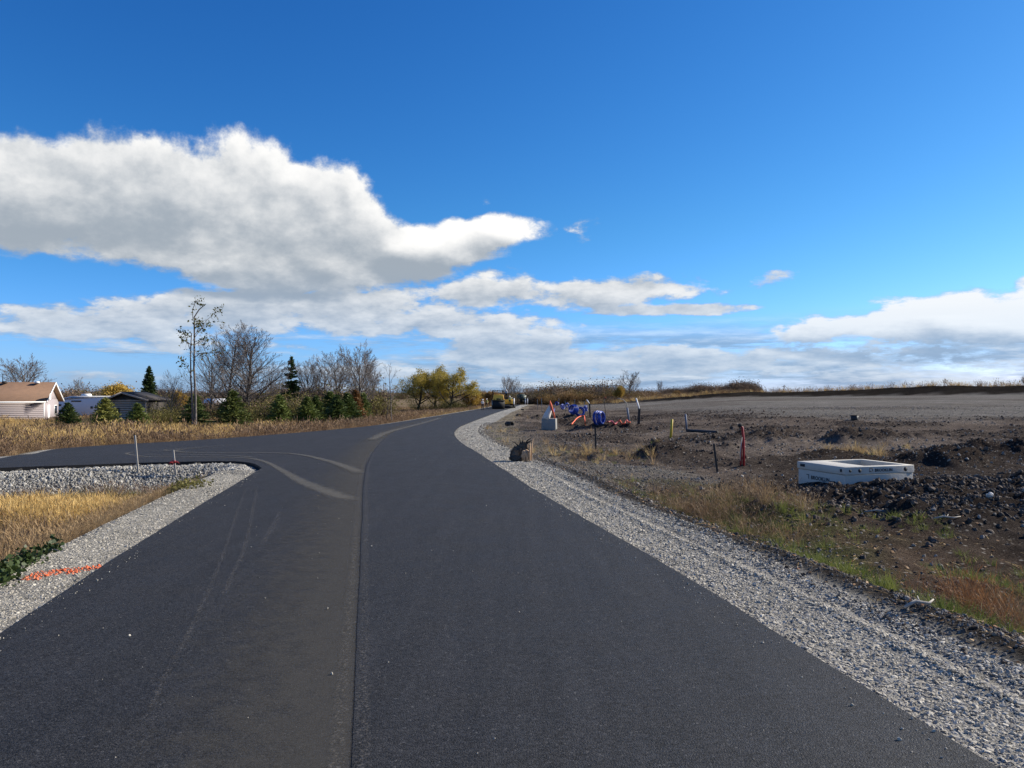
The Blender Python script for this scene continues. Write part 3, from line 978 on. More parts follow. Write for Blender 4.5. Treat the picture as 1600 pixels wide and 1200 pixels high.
BARE = dict(wob=.05, up=(.03, .10, .07, .05, .02), n=(34, 9, 7, 4), t0=(.14, .15, .15, .15), ang=(.95, .6, .6, .6), len=(.60, .46, .48, .5), rad=(.40, .5, .55, .6), rmin=.0085)
VASE = dict(wob=.05, up=(.02, .07, .06, .04, .02), n=(18, 8, 6, 5), t0=(.22, .22, .2, .2), ang=(.68, .55, .55, .6), len=(.78, .5, .5, .45), rad=(.5, .5, .55, .6), rmin=.0095, taper=.5)
SPARSE = dict(wob=.05, up=(.02, .06, .05, .03), n=(9, 4, 3), t0=(.35, .3, .3), ang=(.7, .6, .6), len=(.38, .5, .5), rad=(.45, .5, .6), rmin=.010)
WILLOW = dict(wob=.08, up=(.02, .02, -.05, -.12, -.1), n=(13, 7, 6), t0=(.22, .3, .25), ang=(1.0, .7, .7), len=(.95, .55, .5), rad=(.55, .5, .5), rmin=.02, taper=.4)


def tree_meshes(seed, height, rad, spec, maxl, bark, twig, leaf=None, leaf_n=0, leaf_s=.12, droop=0.0, leaf_sel=None):
    r = np.random.default_rng(seed); out = {}; tips = []
    grow(r, (0, 0, -.15), (r.normal(0, .03), r.normal(0, .03), 1), height * (.82 if spec in (VASE, WILLOW) else 1.0), rad, 0, maxl, spec, out, tips)
    tr = tubes(out[0] + out.get(1, []), 6, 'trunk', bark)
    fine = sum((out[k] for k in out if k >= 2), [])
    crown = [tubes(fine, 3, 'crown', twig)] if fine else []
    if leaf is not None:
        tp = np.array([t[0] for t in tips])
        if leaf_sel is not None: tp = tp[leaf_sel(tp)]
        c = np.repeat(tp, leaf_n, 0); c = c + r.normal(0, leaf_s * 2.2, c.shape)
        if droop: c[:, 2] -= np.abs(r.normal(0, droop, len(c)))
        v, f = leaf_quads(c, leaf_s * r.uniform(.6, 1.3, len(c)), r, 1.8, -.3 if droop else 0)
        crown.append(np_mesh('leaves', v, f, leaf))
    return tr, crown


def plant_tree(name, px, d, top_py, meshes, h0, label, cat='tree', group=None, wscale=1.0, rz=None, sink=0.0):
    x = (px - 800) / F * d; y = d; z = gz(x, y) - sink
    top = CAM_H + (HOR - top_py) / F * d
    s = (top - z) / h0
    e = empty(name, (x, y, z), rnd.uniform(0, 6.28) if rz is None else rz, label, cat, group)
    e.scale = (s * wscale, s * wscale, s)
    tr, crown = meshes
    link('trunk', tr, e)
    for k, c in enumerate(crown): link('crown' if k == 0 else 'leaves', c, e)
    return e


def mesh_h(meshes):
    hs = []
    for me in [meshes[0]] + meshes[1]:
        co = np.empty(len(me.vertices) * 3, np.float32); me.vertices.foreach_get('co', co); hs.append(co.reshape(-1, 3)[:, 2].max())
    return max(hs)


def conifer_meshes(seed, h=2.2, w=1.7, n=34, mat=None, sparse=1.0, spray=.13):
    r = np.random.default_rng(seed)
    C = []; Dd = []
    for k in range(int(n * 9 * sparse)):
        t = r.uniform(0, 1) ** .85; z = h * (.05 + .93 * t)
        rad = w / 2 * (1 - t) ** .72 * (.55 + .45 * r.uniform(.5, 1.15)) + .03
        if t < .12: rad *= .65 + 2.9 * t
        a = r.uniform(0, 6.283); m = max(2, int(rad / .11))
        for j in range(m):
            q = (j + r.uniform(.3, 1)) / m
            for s in range(3):
                C.append((math.cos(a) * rad * q + r.normal(0, .035), math.sin(a) * rad * q + r.normal(0, .035), z - .12 * rad * q + .10 * rad * q * q * 2 * t + r.normal(0, .03)))
                Dd.append((math.cos(a + r.normal(0, .6)), math.sin(a + r.normal(0, .6)), .15 + .5 * t))
    v, f = leaf_quads(np.array(C), spray * .42 * r.uniform(.7, 1.3, len(C)), r, 3.2, 0, np.array(Dd))
    crown = np_mesh('crown', v, f, mat or M['spruce'])
    tr = tubes([(np.array([[0, 0, -.1], [0, 0, h * .5], [0, 0, h * .97]]), np.array([.05, .035, .008]))], 6, 'trunk', M['bark_d'])
    return tr, [crown]


# ------------------------------------------------------------------ gravel, clods
def rand_in(poly_fn, x0, x1, y0, y1, n):
    x = rng.uniform(x0, x1, n); y = rng.uniform(y0, y1, n)
    k = poly_fn(x, y); return x[k], y[k]


st_g = [proto('stone', rock_mesh('stone', M['gravel'], k)) for k in range(3)]
st_b = [proto('stone', rock_mesh('stone', M['gravel_blue'], k + 5)) for k in range(3)]
st_c = [proto('clod', rock_mesh('clod', M['clod'], k + 9, 2, .26, .75)) for k in range(4)]
st_cb = [proto('clod', rock_mesh('clod', M['clod_b'], k + 15, 2, .26, .7)) for k in range(3)]
st_p = [proto('pebble', rock_mesh('pebble', M['pale'], k + 20)) for k in range(3)]
rot3 = lambda n: rng.uniform(0, 6.283, (n, 3))


def along(pl, lo, hi, n, y1, side, y0=1.5):
    """random points beside a line, on its left (+1) or right (-1), closer together near the camera"""
    d = np.diff(pl, axis=0); L = np.linalg.norm(d, axis=1); mid = (pl[:-1] + pl[1:]) / 2
    w = L / np.maximum(mid[:, 1], 3) ** .9 * ((mid[:, 1] > y0) & (mid[:, 1] < y1))
    k = rng.choice(len(L), n, p=w / w.sum()); t = rng.uniform(0, 1, n)[:, None]
    p = pl[k] * (1 - t) + pl[k + 1] * t; nn = np.stack([-d[k, 1], d[k, 0]], 1) / L[k][:, None] * side
    return p + nn * rng.uniform(lo, hi, n)[:, None]


p = along(RIGHT, .0, 1.5, 120000, 62, -1)
z, q = ground(p[:, 0], p[:, 1], True); k = q['right'] & (q['dR'] < 1.22 + q['wob'] * .45) & (q['dR'] > .0)
p, z = p[k], z[k]; s = np.exp(rng.normal(math.log(.0118), .46, len(p))) * (1 + .030 * p[:, 1]); s = np.minimum(s, .032 + .0012 * p[:, 1])
k = rng.uniform(0, 1, len(p)) < ss(62, 22, p[:, 1]); p, z, s = p[k], z[k], s[k]
scatter('gravel', np.c_[p, z + s * .02], st_g, s, 'light grey crushed stone along the shoulder beside the dirt field', 'gravel', tilt=.45, squash=(1.05, 1.05, .62))
p = along(LEFTN, .0, 1.5, 34000, 20, 1, 4.0)
z, q = ground(p[:, 0], p[:, 1], True); k = q['near_l'] & (q['dL'] < .92 + q['wob'] * .4)
p, z = p[k], z[k]; s = np.exp(rng.normal(math.log(.0115), .42, len(p))) * (1 + .014 * p[:, 1]); s = np.minimum(s, .04)
pa = [np.array(P(*t)) for t in ((58, 896), (95, 889), (136, 884))]
dd = seg_dist(p[:, 0], p[:, 1], np.array(pa)); lim = .15 * (.2 + 1.3 * fbm(p[:, 0], p[:, 1], .10, 3, 77))
og = (dd < lim) & (rng.uniform(0, 1, len(p)) < .8)
scatter('orange_paint', np.c_[p, z + s * .13][og], [proto('stone', rock_mesh('stone', M['gravel_orange'], k)) for k in range(2)], s[og] * 1.05, 'patch of bright orange marking paint sprayed on the gravel shoulder', 'paint', rot3(og.sum()))
p, z, s = p[~og], z[~og], s[~og]
scatter('gravel', np.c_[p, z + s * .0], st_g, s, 'pale grey crushed stone on the shoulder with the orange paint', 'gravel', tilt=.45, squash=(1.05, 1.05, .6))
p = along(NEARB, .0, 1.5, 26000, 30, 1, 5.0)
z, q = ground(p[:, 0], p[:, 1], True); k = q['near_l'] & (q['dN'] < 1.25 + q['wob'] * .7)
p, z = p[k], z[k]; s = np.exp(rng.normal(math.log(.034), .35, len(p)))
scatter('gravel', np.c_[p, z + s * .05], st_b, s, 'bluish crushed stone on the bank below the side road', 'gravel', rot3(len(p)))
# stray stones tracked onto the asphalt
p = np.concatenate([along(RIGHT, .02, .30, 1300, 40, 1), along(LEFTN, .02, .22, 260, 20, -1, 4.0), along(RIGHT, .1, 5.0, 420, 30, 1)])
k = inside(p[:, 0], p[:, 1], ROADPOLY) & (rng.uniform(0, 1, len(p)) < .35 + .65 * (fbm(p[:, 0], p[:, 1], .8, 3, 33) > .5)); p = p[k]; s = np.exp(rng.normal(math.log(.0062), .45, len(p)))
scatter('stray_stones', np.c_[p, zbase(p[:, 0], p[:, 1]) + .006 + s * .2], st_g[:2], s, 'small stray stones scattered over the asphalt near its edges', 'stones', rot3(len(p)))
# soil clods
x, y = rand_in(lambda x, y: inside(x, y, RIGHTSIDE), 2, 30, 4, 32, 90000)
z, q = ground(x, y, True)
w = np.clip(q['mound'] * 1.0 + 1.6 * ss(.06, .25, q['heap']) + q['dark'] * .16 * ss(.4, .6, q['n1']) + .05 * ss(2, 3, q['dR']) * (1 - q['pad']) + .13 * ss(1.35, 1.55, q['dR']) * ss(2.3, 1.9, q['dR']), 0, 1) * (q['dR'] > 1.4) * np.minimum(1, 16 / y)
inbox = np.hypot(x - BOXC[0], y - BOXC[1]) < 1.1
k = (rng.uniform(0, 1, len(x)) < w) & ~inbox
x, y, z, mo = x[k], y[k], z[k], q['mound'][k]
s = np.exp(rng.normal(math.log(.032), .55, len(x))) * (1 + .6 * mo)
s = np.minimum(s, np.minimum(.14, .02 + .007 * y))
scatter('soil_clods', np.c_[x, y, z - s * .05], st_c, s, 'dark lumpy soil clods around the concrete chamber', 'soil', rot3(len(x)))
x, y = rand_in(lambda x, y: inside(x, y, RIGHTSIDE), 2, 60, 14, 75, 60000)
z, q = ground(x, y, True)
k = (q['dR'] > 2.2) & (rng.uniform(0, 1, len(x)) < (1 - q['pad']) * (1 - q['farg']) * (1 - .7 * q['dark']) * ss(.35, .7, q['n1']) * .75)
x, y, z = x[k], y[k], z[k]; s = np.exp(rng.normal(math.log(.042), .5, len(x))) * (1 + .006 * y)
scatter('soil_lumps', np.c_[x, y, z + s * .05], st_cb, np.minimum(s, .20), 'brown soil lumps strewn over the stripped field', 'soil', rot3(len(x)))
x, y = rand_in(lambda x, y: inside(x, y, RIGHTSIDE), 2, 60, 3.5, 80, 60000)
z, q = ground(x, y, True)
k = (q['dR'] > 1.4) & (rng.uniform(0, 1, len(x)) < (.22 + .7 * ss(.5, .7, q['n3'])) * np.minimum(1, 26 / y))
x, y, z = x[k], y[k], z[k]; s = np.exp(rng.normal(math.log(.035), .45, len(x))) * (1 + .01 * y)
scatter('pebbles', np.c_[x, y, z + s * .1], st_p, np.minimum(s, np.minimum(.10, .012 + .005 * y)), 'pale stones scattered over the bare soil', 'stones', rot3(len(x)))
# stones of the grey pad and of the verge round the bend
x, y = rand_in(lambda x, y: inside(x, y, RIGHTSIDE), -4, 12, 14, 60, 150000)
z, q = ground(x, y, True)
vg = ss(7.5, 2, q['dR'] + q['wob'] * 2) * ss(17, 24, y) * np.minimum(1, 26 / y) * .5
k = (q['dR'] > 1.2) & (rng.uniform(0, 1, len(x)) < np.maximum(q['pad'] * .55, vg * .8))
x, y, z = x[k], y[k], z[k]; s = np.exp(rng.normal(math.log(.021), .4, len(x))) * (1 + .012 * y)
scatter('pad_gravel', np.c_[x, y, z + s * .1], [proto('stone', rock_mesh('stone', M['gravel_dull'], k)) for k in range(3)], s, 'dull grey stones of the gravel pad and the verge around the bend', 'gravel', rot3(len(x)))
p = along(RIGHT, 1.0, 3.2, 60000, 24, -1)
z, q = ground(p[:, 0], p[:, 1], True); k = q['right'] & (q['dR'] > 1.05 + q['wob'] * .45) & (rng.uniform(0, 1, len(z)) < ss(3.2, 1.4, q['dR']) * (.35 + .65 * ss(.4, .6, q['n2'])))
p, z = p[k], z[k]; s = np.exp(rng.normal(math.log(.0125), .5, len(p))) * (1 + .02 * p[:, 1]); s = np.minimum(s, .05)
scatter('verge_stones', np.c_[p, z], [proto('stone', rock_mesh('stone', M['gravel_dull'], k)) for k in range(3)] + [st_c[0]], s, 'dull stones and crumbs of soil between the gravel shoulder and the grass', 'stones', rot3(len(p)))
# fallen leaves and straw bits on the verge
lf, ff = leaf_quads(np.zeros((1, 3)), 1.0, np.random.default_rng(3), 1.3, 0, np.array([[1., 0, .1]]))
leafp = [proto('leaf', np_mesh('leaf', np.array([[-.6, 0, 0], [0, .4, .12], [.6, 0, .04], [0, -.4, .1]]), np.array([[0, 3, 2, 1]]), M['leaf'])),
         proto('straw_bit', np_mesh('straw_bit', np.array([[-1.6, -.06, 0], [1.6, -.06, .2], [1.6, .06, .2], [-1.6, .06, 0]]), np.array([[0, 1, 2, 3]]), M['straw']))]
p = along(RIGHT, 1.2, 7, 9000, 30, -1)
z, q = ground(p[:, 0], p[:, 1], True); k = q['right'] & (rng.uniform(0, 1, len(z)) < ss(7, 2, q['dR']))
p, z = p[k], z[k]; s = rng.uniform(.018, .042, len(p))
scatter('leaf_litter', np.c_[p, z + .012], leafp, s, 'fallen tan leaves and straw on the soil beside the shoulder', 'leaves', tilt=.35)

# ------------------------------------------------------------------ grass and weeds
gold_t = [proto('tuft', blades(26, .8, .16, .016, .28, M['gold'], 100 + k)) for k in range(3)] + [proto('tuft', blades(20, .9, .15, .016, .25, M['gold'], 110, seedhead=2.4))]
straw_t = [proto('tuft', blades(24, .7, .18, .018, .35, M['straw'], 120 + k, seedhead=(0, 2.0, 0)[k])) for k in range(3)]
brown_t = [proto('weed', blades(20, .95, .22, .015, .3, M['brownweed'], 130 + k, seedhead=3.2)) for k in range(3)]
rust_t = [proto('weed', blades(26, .5, .16, .005, .4, M['rust'], 140 + k, seedhead=1.8)) for k in range(2)]
green_t = [proto('tuft', blades(34, .22, .09, .006, .6, M['green'], 150 + k)) for k in range(3)]
fine_gold = [proto('tuft', blades(46, .42, .12, .0042, .42, M['gold'] if k < 3 else M['tan'], 160 + k, seedhead=(0, 1.8, 2.6, 2.0, 2.6)[k])) for k in range(5)]
tan_t = [proto('tuft', blades(22, .7, .18, .016, .35, M['tan'], 180 + k, seedhead=(0, 2.2)[k])) for k in range(2)]
fine_brown = [proto('weed', blades(24, .42, .13, .0048, .35, M['brownweed'], 170 + k, seedhead=2.2)) for k in range(3)]

# tall grass across the branch road
x, y = rng.uniform(-75, -1, 60000), 16 + 84 * rng.uniform(0, 1, 60000) ** 1.25
z, q = ground(x, y, True)
k = q['far_l'] & (q['dF'] > .75 + q['wob']) & (np.abs(x) < y * .78 + 4) & (rng.uniform(0, 1, len(x)) < .75)
x, y, z, dF, n3, n1 = x[k], y[k], z[k], q['dF'][k], q['n3'][k], q['n1'][k]
br = ss(7.5, 3.5, dF + (n3 - .5) * 9) * ss(-3, -12, x) * .95 + ss(.50, .64, n1) * .5 + .08
isb = rng.uniform(0, 1, len(x)) < br
edge = ss(.7, 2.6, dF)
s = rng.uniform(.55, 1.05, len(x)) * (.35 + .65 * edge) * (.50 + 1.0 * fbm(x, y, 2.2, 3, 52)) * np.where(y > 60, .85, 1) * np.where(rng.uniform(0, 1, len(x)) < .06, 1.35, 1)
g_ = ~isb
scatter('tall_grass', np.c_[x, y, z - .03][g_], gold_t + straw_t[:2] + tan_t, s[g_], 'tall golden dry grass across the side road in front of the trees', 'grass', tilt=.12)
scatter('brown_weeds', np.c_[x, y, z - .03][isb], brown_t + tan_t[:1], s[isb] * 1.05, 'brown dried weeds lining the far edge of the side road', 'weeds', tilt=.12)
# far side: right of the bend beyond the pavement and the dry field behind
x, y = rng.uniform(-60, 6, 26000), rng.uniform(80, 190, 26000)
z, q = ground(x, y, True); k = q['far_l'] & (q['dF'] > 1.2) & (np.abs(x) < y * .72)
x, y, z = x[k], y[k], z[k]
scatter('field_grass', np.c_[x, y, z - .05], brown_t[:2] + straw_t[:2], rng.uniform(.5, 1.0, len(x)), 'low tan grass of the far field beyond the bare trees', 'grass', tilt=.15)
# ditch grass, near left
x, y = rng.uniform(-13, -2, 26000), rng.uniform(5, 18, 26000)
z, q = ground(x, y, True)
inn = q['near_l'] & (q['dL'] > .98 + q['wob'] * .5) & (q['dN'] > 1.05 + q['wob'] * .8)
dnw = q['dN'] + q['wob'] * 1.6
dense = ss(.9, 1.6, q['dL']) * ss(3.0, 4.2, dnw); k = inn & (rng.uniform(0, 1, len(x)) < .28 + .58 * dense)
x, y, z, dn, dl, n1 = x[k], y[k], z[k], dnw[k], q['dL'][k], q['n1'][k]
u = rng.uniform(0, 1, len(x))
g_ = (u < ss(3.3, 4.1, dn) * ss(6.6, 5.2, dn) * .9 * ss(1.2, 2.2, dl)); t_ = ~g_ & (dn > 3.9) & (u < .93); w_ = ~g_ & ~t_
hs = (.65 + .8 * n1) * rng.uniform(.6, 1.15, len(x)) * (.45 + .55 * ss(1.0, 2.0, dl))
scatter('ditch_grass', np.c_[x, y, z - .02][g_], fine_gold[:3], hs[g_], 'golden grass ridge across the middle of the ditch', 'grass', tilt=.18)
scatter('ditch_tan_grass', np.c_[x, y, z - .02][t_], fine_gold[3:] + fine_gold[3:] + fine_brown[:1], hs[t_] * .95, 'fuzzy tan-brown grass filling the ditch near the orange paint', 'grass', tilt=.22)
scatter('ditch_weeds', np.c_[x, y, z - .02][w_], fine_brown + green_t[:2], hs[w_] * .72, 'low brown and green weeds at the foot of the stone bank', 'weeds', tilt=.3)
# ivy-like leaves at the left edge
iv = np.array([P(*t) for t in [(4, 902), (16, 890), (34, 878), (48, 872), (8, 888), (72, 857), (-10, 912)]])
c = np.repeat(iv, 130, 0) + rng.normal(0, .07, (7 * 130, 2)); cz = ground(c[:, 0], c[:, 1])
v, f = leaf_quads(np.c_[c, cz + np.abs(rng.normal(.03, .06, len(c)))], rng.uniform(.02, .055, len(c)), np.random.default_rng(5), 1.3)
o = link('ground_ivy', np_mesh('ground_ivy', v, f, M['ivy'])); tag(o, 'dark green broad leaves creeping along the gravel edge by the dry grass', 'ivy', kind='stuff')
gb = np.array([P(*t) for t in [(272, 757), (282, 754), (262, 760), (292, 760)]])
c = np.repeat(gb, 160, 0) + rng.normal(0, .22, (640, 2)); cz = ground(c[:, 0], c[:, 1])
v, f = leaf_quads(np.c_[c, cz + np.abs(rng.normal(.03, .07, len(c)))], rng.uniform(.02, .05, len(c)), np.random.default_rng(6), 1.6, .3)
o = link('ditch_shrub', np_mesh('ditch_shrub', v, f, M['thinleaf'])); tag(o, 'low olive green leaves in the ditch by the ribboned stake', 'weeds', kind='stuff')


def patches(lst, per, sd=.25):
    P_ = []
    for (px, py, r, dens) in lst:
        c = np.array(P(px, py)); n = int(dens * per)
        t = c + rng.normal(0, 1, (n, 2)) * np.array([r, r * 1.3]) * rng.uniform(.5, 1.5); P_.append(t)
    p = np.concatenate(P_); z, q = ground(p[:, 0], p[:, 1], True)
    k = q['right'] & (q['dR'] > 1.75 + q['wob']); return np.c_[p, z - .015][k]


p = patches([(1065, 818, .32, 2), (1100, 812, .25, 1), (1180, 835, .3, 2), (1215, 852, .35, 2), (1265, 860, .3, 1.5), (1300, 875, .35, 2), (1340, 890, .3, 1.5), (1298, 900, .15, 1.5), (1375, 892, .3, 1.5), (1440, 935, .25, 1.2), (1425, 925, .3, 1),
             (1400, 800, .25, .6), (1455, 806, .3, .8), (1510, 850, .35, 1), (1580, 880, .4, 1), (1590, 955, .3, 1), (1290, 800, .4, 1), (1255, 790, .4, 1), (960, 745, .5, .5), (1000, 765, .4, .7)], 17)
scatter('verge_grass', p, green_t, rng.uniform(.3, .85, len(p)), 'short bright green grass tufts along the soil verge', 'grass', tilt=.15)
p = patches([(1080, 785, .5, 1.3), (1120, 775, .6, 1.6), (1160, 772, .6, 1.6), (1200, 785, .5, 1.3), (1050, 790, .4, 1), (1010, 775, .4, .9), (975, 762, .4, .9), (1150, 800, .5, 1), (950, 755, .5, .6), (1110, 800, .4, 1), (1230, 815, .3, .5)], 40)
scatter('verge_weeds', p, fine_brown + [fine_gold[3], green_t[0]], rng.uniform(.35, .85, len(p)), 'brown tangled weeds between the gravel and the dark stake', 'weeds', tilt=.25)
p = patches([(1535, 905, .28, 1.5), (1510, 895, .25, 1), (1560, 920, .25, 1.2), (1590, 935, .2, .8)], 14)
scatter('russet_weeds', p, rust_t + fine_brown[:1], rng.uniform(.4, .75, len(p)), 'russet brown weeds at the edge of the dark soil', 'weeds', tilt=.3)
p = patches([(860, 702, .9, 1.3), (880, 704, .9, 1.3), (895, 702, .7, .6), (930, 705, .9, 1.4), (950, 706, .8, 1.2), (970, 705, .8, 1.6), (990, 704, .7, 1.4), (840, 695, .9, 1), (780, 684, .8, .8), (800, 672, 1.5, 1.0), (830, 668, 1.5, 1), (770, 668, 1.2, .8), (790, 655, 2, .9), (815, 650, 3, 1), (845, 690, 1.0, .8), (1310, 699, .5, 1.2), (1330, 696, .5, 1.4), (1345, 694, .4, .8), (1395, 688, .6, .6), (925, 640, 2, .5)], 20)
scatter('straw_weeds', p, tan_t[:1] + straw_t[:1] + green_t + fine_brown[:2], rng.uniform(.25, .62, len(p)), 'straw coloured weeds in clumps over the stony verge at the bend', 'weeds', tilt=.25)
# grass on top of the far bank of soil
bx = np.repeat(BERM, 160, 0); bx = bx + rng.normal(0, 1, bx.shape) * [4, .8] + np.array([0, 1.5]) + np.c_[np.zeros(len(bx)), np.abs(rng.normal(0, 4, len(bx)))]
z = ground(bx[:, 0], bx[:, 1]); k = bx[:, 0] > 14
scatter('bank_grass', np.c_[bx, z - .1][k], straw_t + brown_t[:2] + rust_t, rng.uniform(.9, 2.0, k.sum()), 'tan and russet grass growing along the top of the far soil bank', 'grass', tilt=.15)

# ------------------------------------------------------------------ trees
MS = {}
def TM(key, *a, **k):
    if key not in MS:
        m = tree_meshes(*a, **k); MS[key] = (m, mesh_h(m))
    return MS[key]


big1 = TM('b1', 1, 10, .20, BARE, 4, M['bark_d'], M['twig'])
big2 = TM('b2', 2, 10, .17, BARE, 4, M['bark_d'], M['twig'])
va1 = TM('v1', 3, 9, .17, VASE, 4, M['bark'], M['twig'])
va2 = TM('v2', 4, 9, .16, VASE, 4, M['bark'], M['twig'])
va3 = TM('v3', 5, 9, .15, VASE, 3, M['bark'], M['twig'])
sp1 = TM('s1', 6, 7, .07, SPARSE, 3, M['bark'], M['twig'])
sp2 = TM('s2', 7, 7, .08, SPARSE, 3, M['bark_d'], M['twig'])
bgroup = 'bare trees behind the roadside grass'
for (px, d, top, t, ws, lab) in [
        (385, 80, 497, big1, 1.0, 'tallest bare grey tree with dark trunk and spreading twigs behind the spruces'),
        (352, 83, 503, big2, .85, 'tall bare tree just beside the tallest one, nearer the double-stemmed tree'),
        (330, 88, 520, va3, .8, 'slim bare tree behind the double-stemmed tree'),
        (478, 92, 553, va1, .9, 'bare fan shaped tree beside the ragged tall conifer'),
        (505, 95, 552, va3, .9, 'bare grey tree in the middle of the thicket row'),
        (528, 92, 541, va2, .85, 'bare tree with many upright limbs near the end of the thicket'),
        (558, 88, 529, va1, .9, 'tall bare tree at the road end of the thicket, wide open crown'),
        (574, 90, 556, va2, .7, 'short dense bare tree next to the rust coloured conifer'),
        (613, 72, 566, sp1, .9, 'thin bare sapling with few forked branches standing apart in the grass'),
        (604, 74, 592, sp2, .8, 'small twiggy sapling close beside the thin standing sapling'),
        (35, 120, 551, va1, 1.25, 'wide bare tree rising behind the brown house roof'),
        (122, 150, 588, va2, .8, 'small far bare tree above the white camper'),
        (268, 78, 576, va3, .8, 'bare bushy tree between the dark spruce and the double-stemmed tree'),
        (425, 96, 562, va3, .8, 'low bare tree behind the gap before the ragged conifer'),
        (790, 215, 584, va1, .75, 'bare tree directly behind the yellow roller'),
        (804, 220, 587, va2, .75, 'bare tree right of the one behind the roller'),
        (984, 200, 577, va2, 1.15, 'large rounded bare tree above the hedgerow at the field edge'),
        (1031, 210, 592, va1, .6, 'small dark bare tree standing alone past the large rounded one'),
        (960, 205, 594, va3, .8, 'modest bare tree close beside the large rounded one'),
        (830, 212, 600, va3, .7, 'small bare hedgerow tree just past the dump truck'),
        (866, 208, 599, va1, .6, 'small bare hedgerow tree above the white sack'),
        (890, 214, 602, va2, .6, 'small bare hedgerow tree above the edge-on blue coil'),
        (908, 210, 598, va3, .8, 'small bare hedgerow tree above the open blue coil'),
        (938, 206, 597, va2, .7, 'small bare hedgerow tree above the upright blue coil')]:
    plant_tree('bare_tree', px, d, top, t[0], t[1], lab, 'tree', bgroup, ws * 1.3)

# double-stemmed thin tree with a few tufts of leaves
def thin_tree():
    d = 58.0; sc = d / F
    bx, by = (303 - 800) * sc, d; bz = gz(bx, by) - .1
    e = empty('thin_tree', (bx, by, bz), 0, 'tall thin double-stemmed tree with sparse leaf tufts at its top', 'tree')
    def w(px, py, dy=0.0): return np.array([(px - 800) * sc - bx, dy, CAM_H + (HOR - py) * sc - bz])
    stems = [[(302, 664), (300, 630), (297, 590), (296, 545), (297, 520)], [(306, 664), (305, 620), (302, 575), (302, 530), (301, 495), (308, 483), (318, 474)]]
    limbs = [[(301, 532), (308, 515), (314, 500), (320, 490), (325, 480)], [(297, 538), (288, 534), (276, 530), (268, 525)], [(302, 525), (312, 519), (322, 516), (330, 510)], [(302, 540), (309, 532), (315, 528)],
             [(302, 560), (310, 552), (322, 551), (336, 550)], [(301, 498), (304, 485), (312, 474), (322, 473)], [(296, 545), (291, 538), (281, 519), (276, 516)], [(300, 590), (296, 575), (292, 560)], [(302, 510), (306, 505), (312, 503)]]
    r = np.random.default_rng(4)
    br = []
    for s, r0 in ((stems[0], .085), (stems[1], .095)):
        p = np.array([w(a, b, .06 * k) for k, (a, b) in enumerate(s)]); br.append((p, np.linspace(r0, .03, len(p))))
    link('trunk', tubes(br, 7, 'trunk', M['bark']), e)
    bb = []; C = []
    for l in limbs:
        dy = r.uniform(-.5, .5); p = np.array([w(a, b, dy * k) for k, (a, b) in enumerate(l)]); bb.append((p, np.linspace(.03, .012, len(p))))
        for k in range(14):
            t = r.uniform(.35, 1); i = min(int(t * (len(p) - 1)), len(p) - 2); q = p[i] + (p[i + 1] - p[i]) * (t * (len(p) - 1) - i)
            ed = q + r.normal(0, .22, 3) + [0, 0, -.02]; bb.append((np.array([q, (q + ed) / 2 + r.normal(0, .03, 3), ed]), np.array([.012, .009, .007])))
            for m in range(2 if t < .75 else 7): C.append(ed + r.normal(0, .10 if t < .75 else .16, 3))
    link('crown', tubes(bb, 4, 'crown', M['bark']), e)
    v, f = leaf_quads(np.array(C), r.uniform(.08, .16, len(C)), r, 1.7)
    link('leaves', np_mesh('leaves', v, f, M['thinleaf']), e)


thin_tree()

# conifers along the grass
c1 = conifer_meshes(1, 2.3, 1.75); c2 = conifer_meshes(2, 2.3, 1.6); c3 = conifer_meshes(3, 2.4, 1.9, mat=M['spruce_y']); c4 = conifer_meshes(4, 2.3, 1.5)
co = conifer_meshes(5, 2.3, 1.4, mat=M['orange_conifer']); ct = conifer_meshes(6, 6, 3.0, n=70, sparse=.75, spray=.22)
for (px, d, top, m, h0, ws, lab) in [
        (106, 68, 629, c1, 2.3, 1.05, 'young dark spruce in front of the white camper'),
        (165, 68, 621, c3, 2.4, 1.0, 'young yellow-green spruce at the corner of the brown shed'),
        (215, 68, 630, c1, 2.3, 1.1, 'young round spruce covering the lower end of the brown shed'),
        (304, 66, 617, c2, 2.3, 1.05, 'young spruce right behind the double-stemmed tree'),
        (364, 66, 609, c3, 2.4, .95, 'tallest young green spruce below the bare trees'),
        (437, 70, 617, c4, 2.3, 1.0, 'rounded dark cedar beside the brown undergrowth'),
        (480, 72, 620, c1, 2.3, 1.0, 'young spruce below the ragged conifer, outermost of the row by the bend'),
        (494, 74, 618, c3, 2.4, .8, 'narrow light green spruce squeezed behind its darker neighbour'),
        (516, 78, 612, c2, 2.3, 1.15, 'dark spruce in the middle of the row by the bend'),
        (526, 70, 617, c4, 2.3, 1.05, 'darkest round spruce standing forward in the row by the bend'),
        (543, 72, 614, c1, 2.3, 1.0, 'dark spruce touching the rust coloured conifer'),
        (555, 76, 609, co, 2.3, .9, 'rust coloured dying conifer at the end of the spruce row'),
        (568, 80, 614, c4, 2.3, .8, 'small dark cedar beyond the rust coloured conifer'),
        (233, 100, 571, ct, 6.0, .85, 'tall dark spruce behind the brown shed'),
        (455, 90, 556, conifer_meshes(8, 6, 3.2, n=44, sparse=.5, spray=.26), 6.0, .75, 'ragged tall conifer with open branches before the thicket')]:
    plant_tree('spruce_tree', px, d, top, m, h0, lab, 'conifer', 'conifers by the roadside grass', ws * (1.5 if d < 82 else 1.1))

